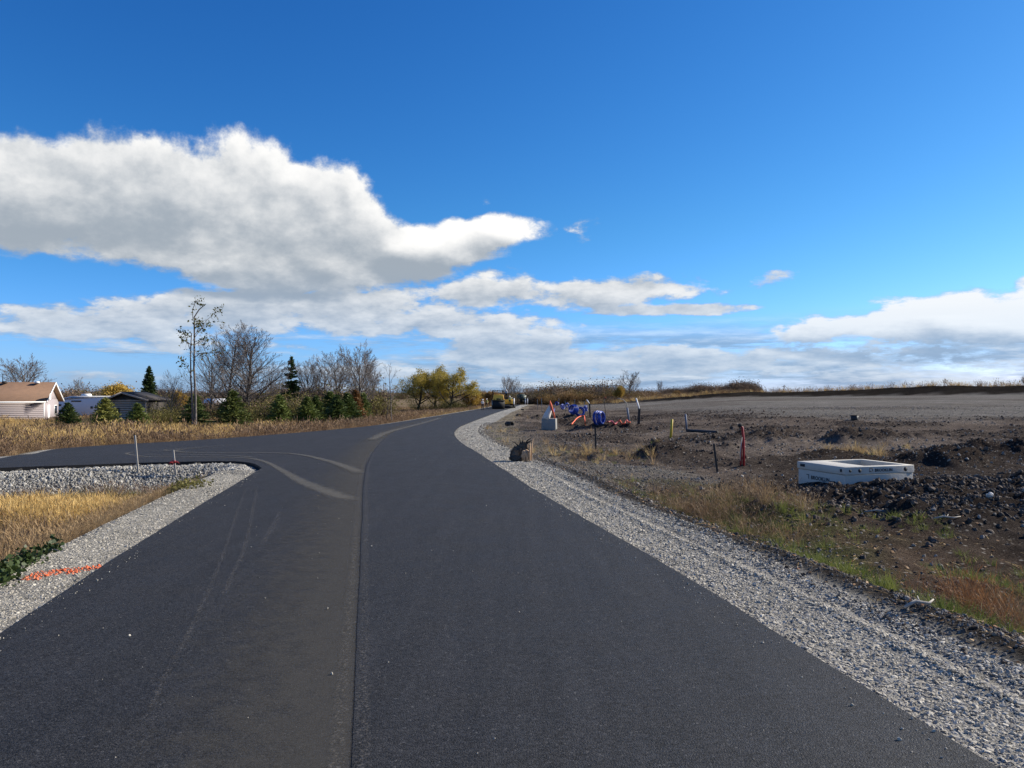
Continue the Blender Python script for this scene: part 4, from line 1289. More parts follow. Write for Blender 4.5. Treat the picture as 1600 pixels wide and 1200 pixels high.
# willows beside the road
wl1 = TM('w1', 21, 8, .32, WILLOW, 3, M['bark_d'], M['bark'], M['willow'], 26, .14, .5)
wl2 = TM('w2', 22, 8, .30, WILLOW, 3, M['bark_d'], M['bark'], M['willow'], 26, .14, .35, leaf_sel=lambda t: t[:, 2] > .42 * t[:, 2].max())
for (px, d, top, t, ws, lab) in [(652, 150, 573, wl1, 1.05, 'yellow-green willow with drooping crown, the one with foliage to the ground'),
                                 (702, 146, 569, wl2, 1.1, 'yellow-green willow with forked dark trunk beside the road workers'),
                                 (679, 154, 567, wl2, 1.1, 'yellow-green willow wedged between the drooping one and the forked one')]:
    plant_tree('willow_tree', px, d, top, t[0], t[1], lab, 'tree', 'willows at the bend', ws)
ys_ = TM('y3', 33, 2.6, .035, SPARSE, 3, M['bark'], M['twig'], M['scrub_or'], 4, .10, .1)
yl = TM('y1', 31, 4, .08, VASE, 3, M['bark'], M['twig'], M['yellow'], 10, .13, .1)
yo = TM('y2', 32, 4, .08, VASE, 3, M['bark'], M['twig'], M['scrub_or'], 10, .13, .1)
for (px, d, top, t, ws, lab) in [(187, 105, 593, yl, 1.2, 'yellow leaved bush above the shed roof'), (281, 90, 606, yl, .8, 'yellow shrub behind the spruce at the double-stemmed tree'), (735, 150, 606, yl, 1.3, 'golden bush at the foot of the forked willow'),
                                 (765, 170, 609, yo, 1.5, 'orange shrub behind the road worker'), (749, 175, 610, yo, 1.5, 'dull orange shrub between the golden bush and the worker'),
                                 (968, 190, 600, yl, .9, 'slim yellow shrub before the large rounded bare tree'), (1056, 205, 609, yo, 1.2, 'low orange bush past the lone dark tree'), (1600, 160, 586, ys_, .8, 'orange sapling on the bank at the edge of the view'), (1476, 161, 590, ys_, .7, 'thin orange sapling on top of the bank')]:
    plant_tree('autumn_bush', px, d, top, t[0], t[1], lab, 'bush', 'autumn bushes', ws)

# thickets and hedgerows that read as one mass
def scrub_mesh(seed, n, h, w, mat, leaf=0):
    r = np.random.default_rng(seed); br = []; C = []
    for k in range(n):
        a = r.uniform(0, 6.283); q = r.uniform(0, w / 2); b = np.array([math.cos(a) * q, math.sin(a) * q, r.uniform(0, .4 * h)])
        e = b + np.array([math.cos(a) * r.uniform(0, .5) * w * .4, math.sin(a) * r.uniform(0, .5) * w * .4, h * r.uniform(.25, .65)]) * r.uniform(.6, 1)
        br.append((np.array([b, (b + e) / 2 + r.normal(0, .06 * h, 3), e + r.normal(0, .04 * h, 3)]), np.array([.016, .012, .008]) * h / 2))
        for j in range(leaf): C.append(e + r.normal(0, .12 * h, 3))
    V = tubes(br, 3, 'scrub', mat)
    if C:
        v, f = leaf_quads(np.array(C), r.uniform(.05, .10, len(C)) * h / 2, r, 1.5)
        bm = bmesh.new(); bm.from_mesh(V); vs = [bm.verts.new(t) for t in v]
        for q in f: bm.faces.new([vs[i] for i in q])
        bm.to_mesh(V); bm.free()
    return V


scr = [proto('scrub', scrub_mesh(k, 150, 2.2, 2.6, M['scrub'], 2)) for k in range(3)]
scro = [proto('scrub', scrub_mesh(10 + k, 110, 2.0, 2.4, M['scrub_or'], 4)) for k in range(2)]
scrg = [proto('scrub', scrub_mesh(20 + k, 110, 2.0, 2.4, M['thinleaf'], 4)) for k in range(2)]


def hedge(name, segs, protos, label, cat='undergrowth', weights=None):
    pts = []; sc = []
    for (px0, px1, d0, d1, top0, top1, n) in segs:
        t = rng.uniform(0, 1, n); px = px0 + (px1 - px0) * t; d = d0 + (d1 - d0) * t + rng.uniform(-5, 5, n)
        top = CAM_H + (HOR - (top0 + (top1 - top0) * t)) / F * d
        x = (px - 800) / F * d; z = ground(x, d); h = np.maximum(top - z, .6) * rng.uniform(.3, 1.12, n) * (.45 + 1.1 * fbm(x, d, 7, 3, 5))
        pts.append(np.c_[x, d, z - .1]); sc.append(np.c_[h / 2.2 * 1.1, h / 2.2 * 1.1, h / 2.2])
    scatter(name, np.concatenate(pts), protos, np.concatenate(sc), label, cat, tilt=.05, pid=None)


hedge('thicket', [(320, 420, 86, 92, 624, 622, 26), (395, 480, 80, 82, 616, 618, 40), (420, 600, 96, 94, 608, 606, 80), (240, 300, 84, 84, 622, 620, 20), (560, 600, 90, 95, 606, 612, 18), (0, 330, 135, 130, 609, 606, 90), (80, 170, 125, 125, 606, 608, 30)],
      scr + scrg[:1], 'brown leafless thicket filling the gaps under the bare trees')
hedge('green_undergrowth', [(395, 470, 78, 80, 618, 616, 34), (238, 300, 76, 76, 628, 626, 14), (650, 735, 150, 148, 616, 618, 12), (500, 560, 84, 82, 614, 616, 14)], scrg, 'olive green undergrowth between the conifers')
hedge('hedgerow', [(740, 800, 190, 200, 606, 607, 40), (800, 960, 215, 215, 602, 602, 150), (830, 1010, 205, 200, 607, 606, 110), (955, 1060, 205, 215, 607, 609, 70), (1040, 1200, 240, 260, 611, 612, 50)], scr + scro + scrg[:1], 'brown leafless hedgerow along the far side of the field')
hedge('orange_hedgerow', [(735, 775, 180, 185, 610, 610, 16), (850, 960, 200, 200, 607, 607, 36), (1040, 1130, 215, 230, 610, 611, 24)], scro, 'orange tinted shrubs in front of the far hedgerow')
hedge('distant_woods', [(1040, 1200, 420, 430, 604, 607, 260), (1090, 1180, 425, 435, 600, 600, 160), (-150, 640, 430, 420, 606, 606, 240), (640, 1050, 480, 500, 607, 607, 130), (1190, 1800, 700, 700, 611, 611, 60)], scr, 'dark distant woods low on the horizon', 'woods')

# ------------------------------------------------------------------ buildings
M['shingle'] = paint('brown_roof_shingle', (.17, .10, .062), .9, .3, 2.0, .3)
M['siding'] = paint('pale_siding', (.34, .295, .30), .7, .08, 1.0)
M['white'] = paint('white_paint', (.80, .80, .78), .5, .06, 2.0)
M['white_metal'] = paint('white_panel', (.62, .66, .70), .35, .06, 1.0)
M['dark_glass'] = paint('dark_glass', (.02, .024, .03), .12, .1, 1.0)
M['black'] = paint('black_plastic', (.012, .012, .013), .55, .3, 5.0)
M['steel'] = paint('grey_steel', (.25, .26, .27), .45, .25, 6.0, 0, .6)
M['wood_w'] = paint('weathered_board', (.36, .30, .25), .85, .3, 4.0, .3)
M['roof_d'] = paint('dark_shed_roof', (.045, .038, .034), .9, .3, 3.0)


def house():
    d = 85.0; sc = d / F
    x1 = (68 - 800) * sc; z0 = gz(x1 - 4, d) - .1
    ez = CAM_H + (HOR - 624.5) * sc - z0; rz_ = CAM_H + (HOR - 598.5) * sc - z0
    e = empty('house', (x1, d, z0), R(18), 'low bungalow with brown shingled roof and pale siding behind the grass', 'house')
    Lh, D = 16.0, 6.6
    MB().box((-Lh / 2, D / 2, ez / 2), (Lh, D, ez)).build('wall', M['siding'], e)
    # clapboards on the road side and on the gable end
    bd = MB().box((0, 0, 0), (Lh, .022, .17)).mesh('siding_board', M['siding'])
    for k in range(int(ez / .2) - 1):
        b = link('siding_board', bd, e); b.location = (-Lh / 2, -.012, .25 + k * .2); b.rotation_euler = (R(5), 0, 0)
    MB().prism([(0, ez), (D, ez), (D / 2, rz_ - .1)], 'x', -.12, -.02).build('gable', M['siding'], e)
    MB().box((.03, .12, ez / 2), (.06, .24, ez)).build('corner_trim', M['white'], e)
    MB().box((.012, 2.2, 1.05), (.05, .95, 2.1)).build('door', M['white'], e)
    w = MB().box((.014, 5.2, 1.5), (.05, 1.2, 1.1)).build('window', M['white'], e)
    MB().box((.034, 5.2, 1.5), (.04, 1.04, .94)).build('pane', M['dark_glass'], w)
    ov = .55; t = .14; ry = D / 2
    sl = (rz_ - ez) / (D / 2)
    for s, nm in ((-1, 'roof'), (1, 'roof')):
        ya = ry; yb = (-ov if s < 0 else D + ov)
        zb = ez - sl * ov
        m = MB().prism([(ya, rz_), (yb, zb), (yb, zb + t), (ya, rz_ + t)], 'x', -Lh - .4, .45)
        m.build(nm, M['shingle'], e)
    MB().box((-Lh / 2, -ov - .03, ez - sl * ov + .05), (Lh + .8, .1, .16)).build('gutter', M['white'], e)
    for s in (-1, 1):
        yb = -ov if s < 0 else D + ov
        zb = ez - sl * ov
        MB().prism([(ry, rz_ - .08), (yb, zb - .08), (yb, zb + t + .02), (ry, rz_ + t + .02)], 'x', .452, .50).build('fascia', M['white'], e)
    for k, xx in enumerate((-1.3, -4.5, -7)):
        MB().box((xx, ry - .5, rz_ + .12), (.5, .5, .22), None, .7).build('roof_vent', M['roof_d'] if k else M['white'], e)
    MB().cyl((-4.9, ry + .3, rz_), (-4.9, ry + .3, rz_ + 1.1), .05, .04, 8).build('vent_pipe', M['black'], e)
    # satellite dish on the gable
    m = MB(); N = 16
    for i, (r0, z) in enumerate(((0.001, 0), (.2, .03), (.34, .09))):
        pass
    ring = lambda r0, z: [(z, math.cos(a) * r0, math.sin(a) * r0) for a in np.arange(N) * 6.2832 / N]
    v = ring(.01, .0) + ring(.2, .03) + ring(.36, .09); f = []
    for a in range(2):
        for b in range(N): f.append((a * N + b, a * N + (b + 1) % N, (a + 1) * N + (b + 1) % N, (a + 1) * N + b))
    di = m.add(np.array(v) + [.62, -.2, ez + .35], f).build('satellite_dish', M['white'], e)
    MB().cyl((.46, -.2, ez + .1), (.64, -.2, ez + .35), .03, .03, 6).build('dish_arm', M['steel'], di)


house()


def camper():
    d = 98.0; sc = d / F
    x0 = (83 - 800) * sc; x1 = (172 - 800) * sc; z0 = gz((x0 + x1) / 2, d)
    top = CAM_H + (HOR - 620) * sc - z0; L = x1 - x0
    e = empty('camper_trailer', (x0, d, z0), R(-3), 'long white camper trailer parked between the house and the brown shed', 'trailer')
    pr = [(0, .55), (L, .5), (L, top), (L * .35, top), (.5, top - .45), (0, top - 1.0)]
    b = MB().prism(pr, 'y', 0, 2.4).build('body', M['white_metal'], e, bevel=.06)
    MB().prism([(.45, top - .42), (L * .35, top + .03), (L + .05, top + .03), (L + .05, top + .10), (L * .34, top + .10), (.4, top - .36)], 'y', -.06, 2.46).build('roof', M['white'], e)
    for (a, c, w, h) in [(L * .42, top - .55, 1.3, .16), (L * .70, top - 1.35, .28, .28), (L * .88, top - 1.15, 1.1, .85), (L * .1, top - 1.05, .7, .22)]:
        wn = MB().box((a, -.02, c), (w, .05, h)).build('window', M['black'], e)
        MB().box((a, -.05, c), (w * .9, .02, h * .85)).build('pane', M['dark_glass'], wn)
    MB().box((L * .5, 1.2, top + .24), (1.0, .9, .3), None, .8).build('roof_unit', M['white'], e)
    MB().box((L * .18, -.02, 1.2), (1.8, .03, .10)).build('stripe', M['steel'], e)
    for a in (L * .58, L * .70):
        w = MB().cyl((a, -.05, .36), (a, .2, .36), .36, .36, 18).build('wheel', M['black'], e)
        MB().cyl((a, -.07, .36), (a, -.04, .36), .2, .2, 14).build('rim', M['steel'], w)


camper()


def shed():
    d = 80.0; sc = d / F
    xa = (158 - 800) * sc; xb = (232 - 800) * sc; xm = (190 - 800) * sc
    z0 = gz(xm, d) - .1
    e = empty('shed', (xm, d, z0), R(0), 'small brown gabled shed with board wall behind the young spruces', 'shed')
    ap = CAM_H + (HOR - 613.5) * sc - z0; el = CAM_H + (HOR - 627) * sc - z0; er = CAM_H + (HOR - 626) * sc - z0
    wl, wr = xa - xm, xb - xm
    MB().prism([(wl + .45, 0), (wr - .35, 0), (wr - .35, er + .1), (0, ap - .12), (wl + .45, el + .1)], 'y', .55, 5.0).build('wall', M['roof_d'], e)
    zz = .12; k = 0
    while zz < el + .0:
        hh = .19
        MB().box(((wl + wr) / 2 + .05, .53 - .02 * (k % 2), zz + hh / 2), (wr - wl - .8, .05, hh)).build('plank', M['wood_w'], e); zz += .235; k += 1
    for (a, ha) in ((wl, el), (wr, er)):
        MB().prism([(0, ap), (a, ha), (a, ha + .09), (0, ap + .09)], 'y', 0, 5.3).build('roof', M['roof_d'], e)
        MB().prism([(0, ap - .10), (a, ha - .10), (a, ha + .10), (0, ap + .10)], 'y', -.05, -.003).build('fascia', M['wood_w'], e)
    MB().box((-.9, .47, .95), (.85, .06, 1.75)).build('door', M['roof_d'], e)
    MB().box((wr - .42, .3, er / 2), (.09, .09, er)).build('post', M['wood_w'], e)


shed()
# far white shed behind the trees
d = 110.0; sc = d / F
e = empty('white_shed', ((335 - 800) * sc, d, gz((335 - 800) * sc, d)), 0, 'low white roofed outbuilding glimpsed between the trunks', 'shed')
MB().box((0, 1.5, 1.0), (3.0, 3, 2.0)).build('wall', M['siding'], e)
MB().prism([(-.3, 2.0), (1.6, 2.55), (3.3, 2.0), (3.3, 2.1), (1.6, 2.68), (-.3, 2.1)], 'x', -1.8, 1.8).build('roof', M['white'], e)
MB().box((.5, -.02, .95), (.9, .05, 1.8)).build('door', M['white_metal'], e)

# utility pole on the horizon
d = 330.0; sc = d / F; x = (1225 - 800) * sc
e = empty('utility_pole', (x, d, gz(x, d)), 0, 'lone thin utility pole standing on the horizon past the woods', 'pole')
hp = CAM_H + (HOR - 602) * sc - gz(x, d)
MB().cyl((0, 0, -.3), (0, 0, hp), .2, .15, 8).build('post', M['bark_d'], e)
MB().box((0, 0, hp - .5), (1.6, .15, .15)).build('crossarm', M['bark_d'], e)

# ------------------------------------------------------------------ things on the site
M['concrete'] = paint('precast_concrete', (.50, .47, .41), .85, .22, 3.0, .3)
M['concrete_d'] = paint('old_concrete', (.24, .235, .22), .9, .25, 4.0, .3)
M['ink'] = paint('stencil_ink', (.015, .018, .025), .8, .2, 8.0)
M['blue_pipe'] = paint('blue_poly_pipe', (.018, .055, .34), .35, .2, 4.0)
M['stake'] = paint('grey_wood_stake', (.34, .31, .27), .9, .2, 8.0, .2)
M['stake_d'] = paint('dark_wood_stake', (.045, .038, .032), .9, .3, 8.0, .2)
M['red'] = paint('red_painted_steel', (.33, .018, .022), .5, .3, 7.0)
M['yellow_p'] = paint('yellow_marker', (.52, .37, .035), .6, .3, 6.0)
M['bluegrey'] = paint('bluegrey_plastic', (.10, .13, .19), .6, .3, 6.0)
M['orange_f'] = paint('orange_fabric', (.72, .13, .055), .8, .2, 6.0)
M['white_f'] = paint('white_fabric', (.60, .58, .55), .9, .15, 6.0, .3)
M['cat_yellow'] = paint('machine_yellow', (.95, .50, .05), .5, .15, 3.0)
M['rubber'] = paint('rubber', (.012, .012, .013), .8, .3, 8.0)
M['skin'] = paint('skin', (.45, .27, .19), .6, .1, 5.0)
M['vest'] = paint('hi_vis_vest', (.50, .55, .18), .7, .1, 5.0)
M['navy'] = paint('dark_work_trousers', (.022, .024, .03), .9, .2, 5.0)
M['truck_green'] = paint('dark_green_truck', (.012, .035, .032), .45, .2, 2.0)
M['split_wood'] = paint('split_pale_wood', (.46, .30, .18), .8, .3, 9.0, .4)


M['stump'] = bark_mat('broken_stump_bark', (.022, .016, .012), (.15, .10, .065))


def PG(px, py): return P(px, py, ground)


# the concrete chamber
def chamber():
    near = np.array([6.48, 15.0]); a = np.array([.954, .30]); b = np.array([-.30, .954])
    e = empty('concrete_chamber', (near[0], near[1], 0.0), math.atan2(a[1], a[0]), 'square white concrete chamber with open top half sunk in black soil', 'concrete box')
    La, Lb, top = 1.70, 1.42, .225
    lip = .15; low = -.55
    def ring(x0, x1, y0, y1, hx0, hx1, hy0, hy1, z0, z1):
        m = MB()
        o = [(x0, y0), (x1, y0), (x1, y1), (x0, y1)]; h = [(hx0, hy0), (hx1, hy0), (hx1, hy1), (hx0, hy1)]
        v = [(p[0], p[1], z) for z in (z0, z1) for p in o] + [(p[0], p[1], z) for z in (z0, z1) for p in h]
        f = []
        for i in range(4):
            j = (i + 1) % 4
            f += [(i, j, 4 + j, 4 + i), (8 + j, 8 + i, 12 + i, 12 + j), (4 + i, 4 + j, 12 + j, 12 + i), (j, i, 8 + i, 8 + j)]
        return m.add(v, f)
    ring(0, La, 0, Lb, .62, La - .11, .15, Lb - .09, top - lip, top).build('cover_slab', M['concrete'], e, bevel=.012)
    ring(.018, La - .018, .018, Lb - .018, 0.64, La - .12, .17, Lb - .11, low, top - lip - .008).build('chamber_wall', M['concrete'], e, bevel=.01)
    MB().box((La / 2 + .2, Lb / 2, -.33), (La - .5, Lb - .2, .04)).build('chamber_floor', M['concrete_d'], e)
    for (x, y, sx, sy) in [(.13, -.004, .05, .012), (.36, -.004, .07, .012), (1.48, -.004, .08, .012)]:
        MB().cyl((x, .01, top - .075), (x, -.006, top - .075), sx * .55, sx * .55, 14).build('lifting_hole', M['ink'], e)
    for yy in (.10, 1.24):
        MB().box((-.003, yy, top - .07), (.008, .05 if yy < 1 else .14, .055)).build('lifting_recess', M['ink'], e)
    # stencilled maker's name
    def word(txt, size, loc, rot, nm='lettering'):
        c = bpy.data.curves.new(nm, 'FONT'); c.body = txt; c.size = size; c.extrude = .0015; c.align_x = 'LEFT'; c.offset = size * .018; c.space_character = 1.08
        t = bpy.data.objects.new(nm, c); COL.objects.link(t)
        dg = bpy.context.evaluated_depsgraph_get(); me = bpy.data.meshes.new_from_object(t.evaluated_get(dg)); bpy.data.objects.remove(t)
        me.materials.clear(); o = link(nm, me, e, M['ink']); o.location = loc; o.rotation_euler = rot
        return o
    word('BROOKLIN', .082, (.72, -.004, top - .105), (R(90), 0, 0))
    word('BROOKLIN', .105, (.014, 1.00, top - .335), (R(90), 0, R(-90)))
    # square logo mark: an open frame with one bar
    m = MB()
    for (c, s) in [((.60, -.003, top - .07), (.012, .004, .08)), ((.635, -.003, top - .036), (.06, .004, .012)), ((.665, -.003, top - .062), (.012, .004, .056)), ((.635, -.003, top - .10), (.06, .004, .012))]: m.box(c, s)
    m.build('logo', M['ink'], e)
    m = MB()
    for (c, s) in [((.014, 1.07, top - .29), (.004, .012, .09)), ((.014, 1.105, top - .25), (.004, .07, .012))]: m.box(c, s)
    m.build('logo', M['ink'], e)


chamber()


def stick(name, p0, p1, w, mat, label, cat='stake', group=None, square=True, extra=None):
    e = empty(name, p0, 0, label, cat, group)
    v = np.array(p1) - np.array(p0)
    if square:
        dz = Vector(v).normalized(); q = Vector((0, 0, 1)).rotation_difference(dz).to_matrix()
        L = np.linalg.norm(v)
        MB().box((0, 0, 0), (w, w * .6, L + .25)).build('shaft', mat, e, bevel=w * .08)
        o = e.children[-1]; o.rotation_euler = q.to_euler(); o.location = Vector(v) / 2 - dz * .125
    else:
        MB().tube([-.12 * v / np.linalg.norm(v), v * .5, v], [w / 2] * 3, 8).build('shaft', mat, e)
    if extra: extra(e, v)
    return e


def px_stick(name, bpx, bpy_, tpx, tpy, w, mat, label, dy=0.0, **k):
    x, y = PG(bpx, bpy_); z = gz(x, y)
    yt = y + dy
    return stick(name, (x, y, z), ((tpx - 800) / F * yt, yt, CAM_H + (HOR - tpy) / F * yt), w, mat, label, **k)


def ribbon(e, v):
    r = np.random.default_rng(2); c = np.array(v) * .54
    m = MB()
    for k in range(7):
        a = r.uniform(0, 6.28); L = r.uniform(.08, .17)
        p = np.array([c + [0, -.02, 0], c + [math.cos(a) * L * .6, math.sin(a) * L * .4 - .03, r.uniform(-.02, .05)], c + [math.cos(a) * L, math.sin(a) * L * .6 - .03, -L * r.uniform(.1, .7)]])
        m.tube(p, [.014, .016, .006], 4)
    m.tube([c + [0, 0, -.03], c + [0, 0, .03]], [.036, .036], 8)
    m.build('ribbon', M['red'], e)


px_stick('survey_stake', 216, 740, 211, 680, .042, M['stake'], 'tall plain grey survey stake on the stone bank')
px_stick('survey_stake', 275, 744, 271, 703, .040, M['stake'], 'short grey survey stake with a red ribbon on the stone bank', extra=ribbon)

# red standpipe made of two pipes with a bent top
x, y = PG(1162, 728); z = gz(x, y); sc = y / F
e = empty('red_standpipe', (x, y, z), 0, 'dark red steel standpipe with bent top standing in the soil', 'standpipe')
ht = (728 - 664) * sc
MB().tube([(0, 0, -.2), (0, 0, ht * .6), (-.03, 0, ht * .93), (-.09, 0, ht * .99)], .032, 10).build('pipe', M['red'], e, True)
MB().tube([(-.075, .02, -.2), (-.065, .02, ht * .38), (-.03, .02, ht * .62)], .024, 10).build('side_pipe', M['red'], e, True)
MB().cyl((-.14, 0, ht * .965), (-.05, 0, ht * 1.0), .055, .05, 10).build('cap', M['rubber'], e)
MB().tube([(-.055, -.05, ht * .7), (-.085, -.055, ht * .48), (-.11, -.055, ht * .3), (-.10, -.05, ht * .12)], .008, 5).build('tape', M['concrete'], e)

px_stick('dark_stake', 1121, 738, 1115, 693, .05, M['stake_d'], 'dark leaning stake among the brown weeds near the red standpipe')
px_stick('marker_post', 1048, 684, 1050, 655, .11, M['yellow_p'], 'short yellow marker post in the brown soil', square=False)
px_stick('marker_post', 1073, 672, 1071, 647, .10, M['bluegrey'], 'blue-grey marker post beside the flat black pipe', square=False)
px_stick('pale_post', 998, 662, 999, 638, .15, M['stake_d'], 'dark grey post topped by a pale leaning stick', square=True,
         extra=lambda e, v: MB().tube([np.array(v) * .95, np.array(v) * 1.25 + [-.1, 0, 0], np.array(v) + [-.20, 0, .62]], [.05, .05, .04], 7).build('stick', M['white'], e))
px_stick('bent_post', 983, 659, 980, 637, .14, M['bluegrey'], 'dark post carrying a long arching pipe end', square=False,
         extra=lambda e, v: MB().tube([np.array(v), np.array(v) + [-.05, 0, .35], np.array(v) + [-.32, 0, .62], np.array(v) + [-.75, 0, .72]], [.035, .035, .03, .025], 7).build('arching_pipe', M['stake'], e))
px_stick('thin_stake', 947, 656, 944, 622, .06, M['stake_d'], 'thin dark stake with a red tip behind the upright blue coil', square=False,
         extra=lambda e, v: MB().tube([np.array(v) + [0, 0, -.02], np.array(v) + [.15, 0, .08]], [.05, .02], 6).build('ribbon', M['red'], e))
px_stick('pale_post', 922, 652, 921, 630, .13, M['stake_d'], 'dark post with a white stick leaning off its top beside the blue coils', square=True,
         extra=lambda e, v: MB().tube([np.array(v) * .97, np.array(v) + [-.25, 0, .32]], [.045, .04], 7).build('stick', M['white'], e))
for (bp, by_, tp, ty, lab) in [(847, 645, 846, 622, 'thin grey stake left of the white sack'), (884, 643, 883, 626, 'white topped stake behind the white sack'), (931, 702, 930, 668, 'short dark stake standing under the upright blue coil'),
                               (840, 640, 839.5, 624, 'faint thin stake closest to the road verge'), (898, 640, 898, 624, 'plain stake above the edge-on blue coil'), (874, 638, 873, 622, 'plain stake close behind the white sack'), (912, 641, 913, 627, 'plain stake above the open blue coil')]:
    px_stick('thin_stake', bp, by_, tp, ty, .06, M['stake_d'] if 'dark' in lab else M['steel'], lab)
# flat black pipe length on the soil
x, y = PG(1075, 674); x2, y2 = PG(1120, 676)
e = empty('drain_pipe', ((x + x2) / 2, (y + y2) / 2, gz((x + x2) / 2, (y + y2) / 2)), math.atan2(y2 - y, x2 - x), 'black corrugated pipe lying flat on the brown soil', 'pipe')
L = math.hypot(x2 - x, y2 - y); tt = np.linspace(-L / 2, L / 2, 41)
MB().tube(np.c_[tt, 0 * tt, 0 * tt + .07], [.07 + .012 * (k % 2) for k in range(41)], 12).build('shell', M['black'], e)
for s in (-1, 1): MB().cyl((s * L / 2, 0, .07), (s * (L / 2 + .04), 0, .07), .09, .09, 12).build('end_collar', M['rubber'], e)
# black tub on the far soil
x, y = PG(1335, 656); sc = y / F
e = empty('black_tub', (x, y, gz(x, y)), 0, 'small black plastic tub lying far out on the field', 'tub')
MB().tube([(0, 0, -.02), (0, 0, .02), (0, 0, 7 * sc), (0, 0, 7 * sc), (0, 0, .06)], [5 * sc, 5.2 * sc, 6 * sc, 5.4 * sc, 4.6 * sc], 18).build('body', M['black'], e)
MB().tube([(0, 0, 6.6 * sc), (0, 0, 7.1 * sc)], [6.3 * sc, 6.3 * sc], 18, False).build('rim', M['rubber'], e)


# blue pipe coils
def coil(px, base, R_, tube_r, turns, tilt, rz, label):
    x, y = PG(px, base); z = gz(x, y)
    e = empty('pipe_coil', (x, y, z), rz, label, 'pipe coil', 'blue pipe coils')
    r = np.random.default_rng(int(px)); rot = np.array(Matrix.Rotation(tilt, 3, 'X'))
    for k in range(turns):
        n = 36; t = np.linspace(0, 2 * math.pi, n + 1)
        rr = R_ * (1 - .16 * (k % 2) - .08 * (k % 3 == 0)); off = (k - (turns - 1) / 2) * tube_r * 1.7
        p = np.c_[np.cos(t) * rr, np.sin(t) * rr * r.uniform(.96, 1.04), 0 * t + off + .2 * tube_r * np.sin(3 * t + k)]
        p = p @ rot.T; p[:, 2] -= 0
        zmin = R_ * abs(math.sin(tilt)) + turns * tube_r * .9 * abs(math.cos(tilt))
        MB().tube(p + [0, 0, zmin], [tube_r] * (n + 1), 7, False).build('pipe_turn', M['blue_pipe'], e, True)
    for a in (.6, 2.6, 4.7):
        c = np.array([math.cos(a) * R_ * .93, math.sin(a) * R_ * .93, 0]) @ rot.T + [0, 0, zmin]
        t = np.linspace(0, 2 * math.pi, 13); ax = np.array([math.cos(a), math.sin(a), 0]) @ rot.T; bx = np.array([0, 0, 1.]) @ rot.T
        p = c + np.outer(np.cos(t), ax) * tube_r * 2.3 + np.outer(np.sin(t), bx) * (turns * tube_r * .95 + .02)
        MB().tube(p, .014, 5, False).build('tie_band', M['bluegrey'], e)


coil(936, 664, .40, .036, 8, R(86), R(58), 'upright blue pipe coil standing alone by the red tape')
coil(906, 651, .40, .040, 7, R(76), R(14), 'round blue pipe coil leaning so its open ring shows')
coil(896, 648, .40, .040, 8, R(78), R(-52), 'blue pipe coil seen edge on beside the open ring')
coil(861, 644, .50, .045, 5, R(10), R(0), 'blue pipe coil lying flat behind the white sack')
coil(879, 640, .44, .045, 6, R(74), R(60), 'far blue pipe coil between the flat coil and the edge-on coil')
coil(886, 637, .44, .045, 6, R(82), R(35), 'farthest small blue pipe coil behind the others')


coil(915, 643, .42, .045, 6, R(84), R(75), 'blue pipe coil standing edge on just past the open ring')
coil(870, 634, .42, .045, 5, R(70), R(-30), 'tiny far blue pipe coil above the flat one')


# red plastic tape and hose on the soil
def hose(name, pts, r, mat, label, cat):
    P3 = []
    for (px, py, up) in pts:
        x, y = PG(px, py); P3.append((x, y, gz(x, y) + r + up))
    P3 = np.array(P3); e = empty(name, P3[0], 0, label, cat)
    q = catmull(P3 - P3[0], .25)
    MB().tube(q, r, 7).build('hose', mat, e, True)
    return e


hose('red_tubing', [(893, 664, 0), (903, 659, .25), (912, 657.5, .3), (913.5, 660, .15), (914.5, 665, 0)], .035, M['orange_f'], 'orange-red tubing arching up from the soil below the open coil', 'tubing')
r_ = random.Random(5)
for k, lab in enumerate(['tangled red plastic tape next to the upright blue coil', 'loose red plastic tape heap toward the bent post']):
    x0 = 948 if k == 0 else 966
    hose('red_tape', [(x0 + 2.6 * i, 663 + r_.uniform(-2.0, 2.2), r_.uniform(0, .16)) for i in range(8)], .05, M['orange_f'] if k else M['red'], lab, 'tape')

# concrete block with sack and orange strip leaning on it
x, y = PG(857, 672); sc = y / F
e = empty('concrete_block', (x, y, gz(x, y)), R(-12), 'rough grey concrete block by the white sack', 'block')
MB().box((0, .3, 8 * sc), (23 * sc, .6, 17 * sc + .1), None, .96).build('block', M['concrete_d'], e, bevel=.03)
for s in (-1, 1): MB().tube([(s * 6 * sc, .3, 16 * sc), (s * 6 * sc, .3, 18.5 * sc), (s * 6 * sc + .09, .3, 19 * sc), (s * 6 * sc + .16, .3, 16 * sc)], .014, 5).build('lifting_loop', M['steel'], e)
zt = gz(x, y) + 16.5 * sc + .06
e = empty('white_sack', (x + 1.0 * sc, y + .2, zt - .05), 0, 'limp white sack propped on the concrete block', 'sack')
hs = 27 * sc
MB().tube([(-5 * sc, 0, -.02), (-2.5 * sc, .05, hs * .25), (1 * sc, 0, hs * .55), (2.5 * sc, 0, hs * .8), (3 * sc, 0, hs * .92)], [6.5 * sc, 5.6 * sc, 4.2 * sc, 2.4 * sc, 1.0 * sc], 10).build('cloth', M['white_f'], e, True)
MB().tube([(2.6 * sc, 0, hs * .79), (2.6 * sc, 0, hs * .83)], [2.7 * sc, 2.5 * sc], 10).build('tie', M['red'], e)
e = empty('orange_strip', (x + 4 * sc, y + .15, gz(x + 4 * sc, y) + 40 * sc), 0, 'orange fabric strip hanging over the white sack', 'fabric')
